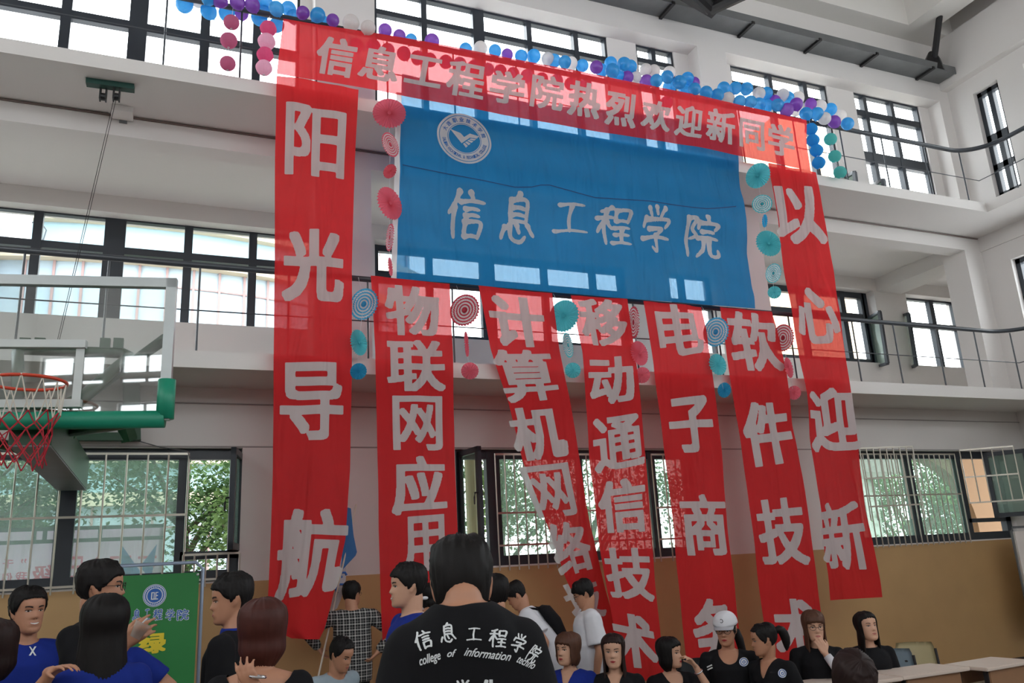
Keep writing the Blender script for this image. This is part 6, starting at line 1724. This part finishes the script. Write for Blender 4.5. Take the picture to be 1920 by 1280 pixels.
for j in range(5):
    g.append([bm.verts.new(H(((.086+.004*j)*math.cos(a)*(1-.05*j), .094*math.sin(a)-.004+.020*j*math.sin(a)**.6, .043-.004*j-.010*math.cos(a)**2*j*.35))) for a in [PI*(.12+.76*i/16) for i in range(17)]])
for j in range(4):
    for i in range(16): bm.faces.new((g[j][i], g[j][i+1], g[j+1][i+1], g[j+1][i]))
bmesh.ops.solidify(bm, geom=bm.faces[:], thickness=.004); link('cap_brim', bm, M['twhite'], cap, smooth=True)
bm = NB(); tube(bm, [H((.010*math.cos(a)*(1+.1*k), .104, .085+.014*math.sin(a))) for k, a in enumerate((.6, 1.5, 2.6, 3.6, 4.6, 5.4))], .0025*p19['s'], 5); link('cap_logo', bm, M['black'], cap)
for sd, q in ((-1, [(-.05, -.11, -.03), (-.06, -.14, -.10), (-.08, -.12, -.2), (-.07, -.1, -.26)]), (1, [(.05, -.11, -.03), (.07, -.14, -.09), (.10, -.12, -.18), (.09, -.10, -.24)])):
    bm = NB(); tube(bm, [H(v) for v in q], [.03*p19['s'], .035*p19['s'], .03*p19['s'], .012*p19['s']], 10); link('hair_lock', bm, M['hairk'], p19['root'], smooth=True)
def badge(p, cx, cy, r):
    screen_print(p, [(disc_bm(), cx-r, cx+r, cy-r, cy+r, 0)], 'badge', M['pb'], .004)
    screen_print(p, [(disc_bm(.84), cx-r*.95, cx+r*.95, cy-r*.95, cy+r*.95, 0), (disc_bm(), cx-r*.62, cx+r*.62, cy-r*.62, cy+r*.62, 0)], 'badge_white', M['pw'], .007)
    screen_print(p, [(disc_bm(.55), cx-r*.36, cx+r*.30, cy-r*.30, cy+r*.36, 0)], 'badge_mark', M['pb'], .010)
badge(p19, 1394, 1241, 8.5)
bm = NB(); bm.faces.new([bm.verts.new(v) for v in ((0, 0, 0), (1, 0, 0), (1, 1, 0), (0, 1, 0))]); b2 = bm.copy()
screen_print(p19, [(bm, 1325, 1336, 1247, 1249.5, -.4), (b2, 1326, 1337, 1252, 1254.5, -.4)], 'sleeve_stripes', M['pw'])
p20 = person('seated woman with a ponytail turned left, black v-neck top with a round badge', 1432, 1199, 56, 6.75, -35, -78, pitch=-8, female=True, sit=True, lean=(.12, .05), shirt='tblack', neck='v', hair='tied', skin='skin')
H = p20['H']; bm = NB(); tube(bm, [H(v) for v in ((0, -.10, .04), (0, -.118, .052), (0, -.138, .055), (.004, -.155, .045), (.006, -.168, .02), (.008, -.174, -.02), (.012, -.172, -.06), (.016, -.166, -.09), (.02, -.160, -.115))], [q*p20['s'] for q in (.022, .026, .031, .035, .037, .036, .030, .020, .006)], 20); link('ponytail', bm, M['hairk'], p20['root'], smooth=True)
badge(p20, 1467, 1262, 8.5)
p21 = person('seated woman with long light brown hair, chin on her hand, white sleeve', 1526, 1174, 55, 7.2, 10, 14, pitch=-4, female=True, sit=True, shirt='tblack', neck='crew', hair='longbangs', hairm='hairb', skin='skin2', glasses=True,
    arms={'l': dict(wrist=(1547, 1224, 7.02), pole=(.6, .4, -1), dir=(1537, 1204, 7.05), palm=(-.2, -1, 0), side=-1, curl=(.35, .4, .5, .55), thumb=.3)})
bm = NB(); E_, Wp, _a = p21['AR'][-1]; tube(bm, [p21['L'](E_.lerp(Wp, .05)), p21['L'](E_.lerp(Wp, .5)), p21['L'](E_.lerp(Wp, .90))], [.046, .042, .034], 16); link('white_sleeve', bm, M['twhite'], p21['root'], smooth=True)
p22 = person('long black haired seated woman at the right end of the row, looking up right', 1625, 1175, 52, 7.5, 20, 32, pitch=8, female=True, sit=True, shirt='tblack', neck='crew', hair='long', skin='skin2')
p23 = person('dark haired woman with bowed head in the lower right foreground', 1600, 1274, 94, 3.9, 15, 32, pitch=-46, female=True, sit=True, shirt='tblack', hair='chin', hairm='haird', skin='skin')
# food cup in the hand of the tall man
c_ = at_depth(262, 1180, 3.93); root = empty('food_cup', c_); tag(root, 'clear plastic food cup with a spoon in the hand of the tall man', 'cup')
bm = NB(); tube(bm, [(-.02, 0, -.035), (.0, 0, 0), (.015, 0, .03)], [.024, .032, .038], 16, caps=False); link('cup', bm, soft_mat('milky_plastic', (220, 214, 206), .5, gloss=.2, see=.5), root, smooth=True)
bm = NB(); ball(bm, (0, 0, .004), .03, 12, 8, (1, 1, .5)); link('food', bm, mat('orange_brown_food', (190, 120, 60), .6), root, smooth=True)
bm = NB(); tube(bm, [(-.02, 0, 0), (.03, -.01, .05)], .004, 6); link('spoon', bm, M['pw'], root)
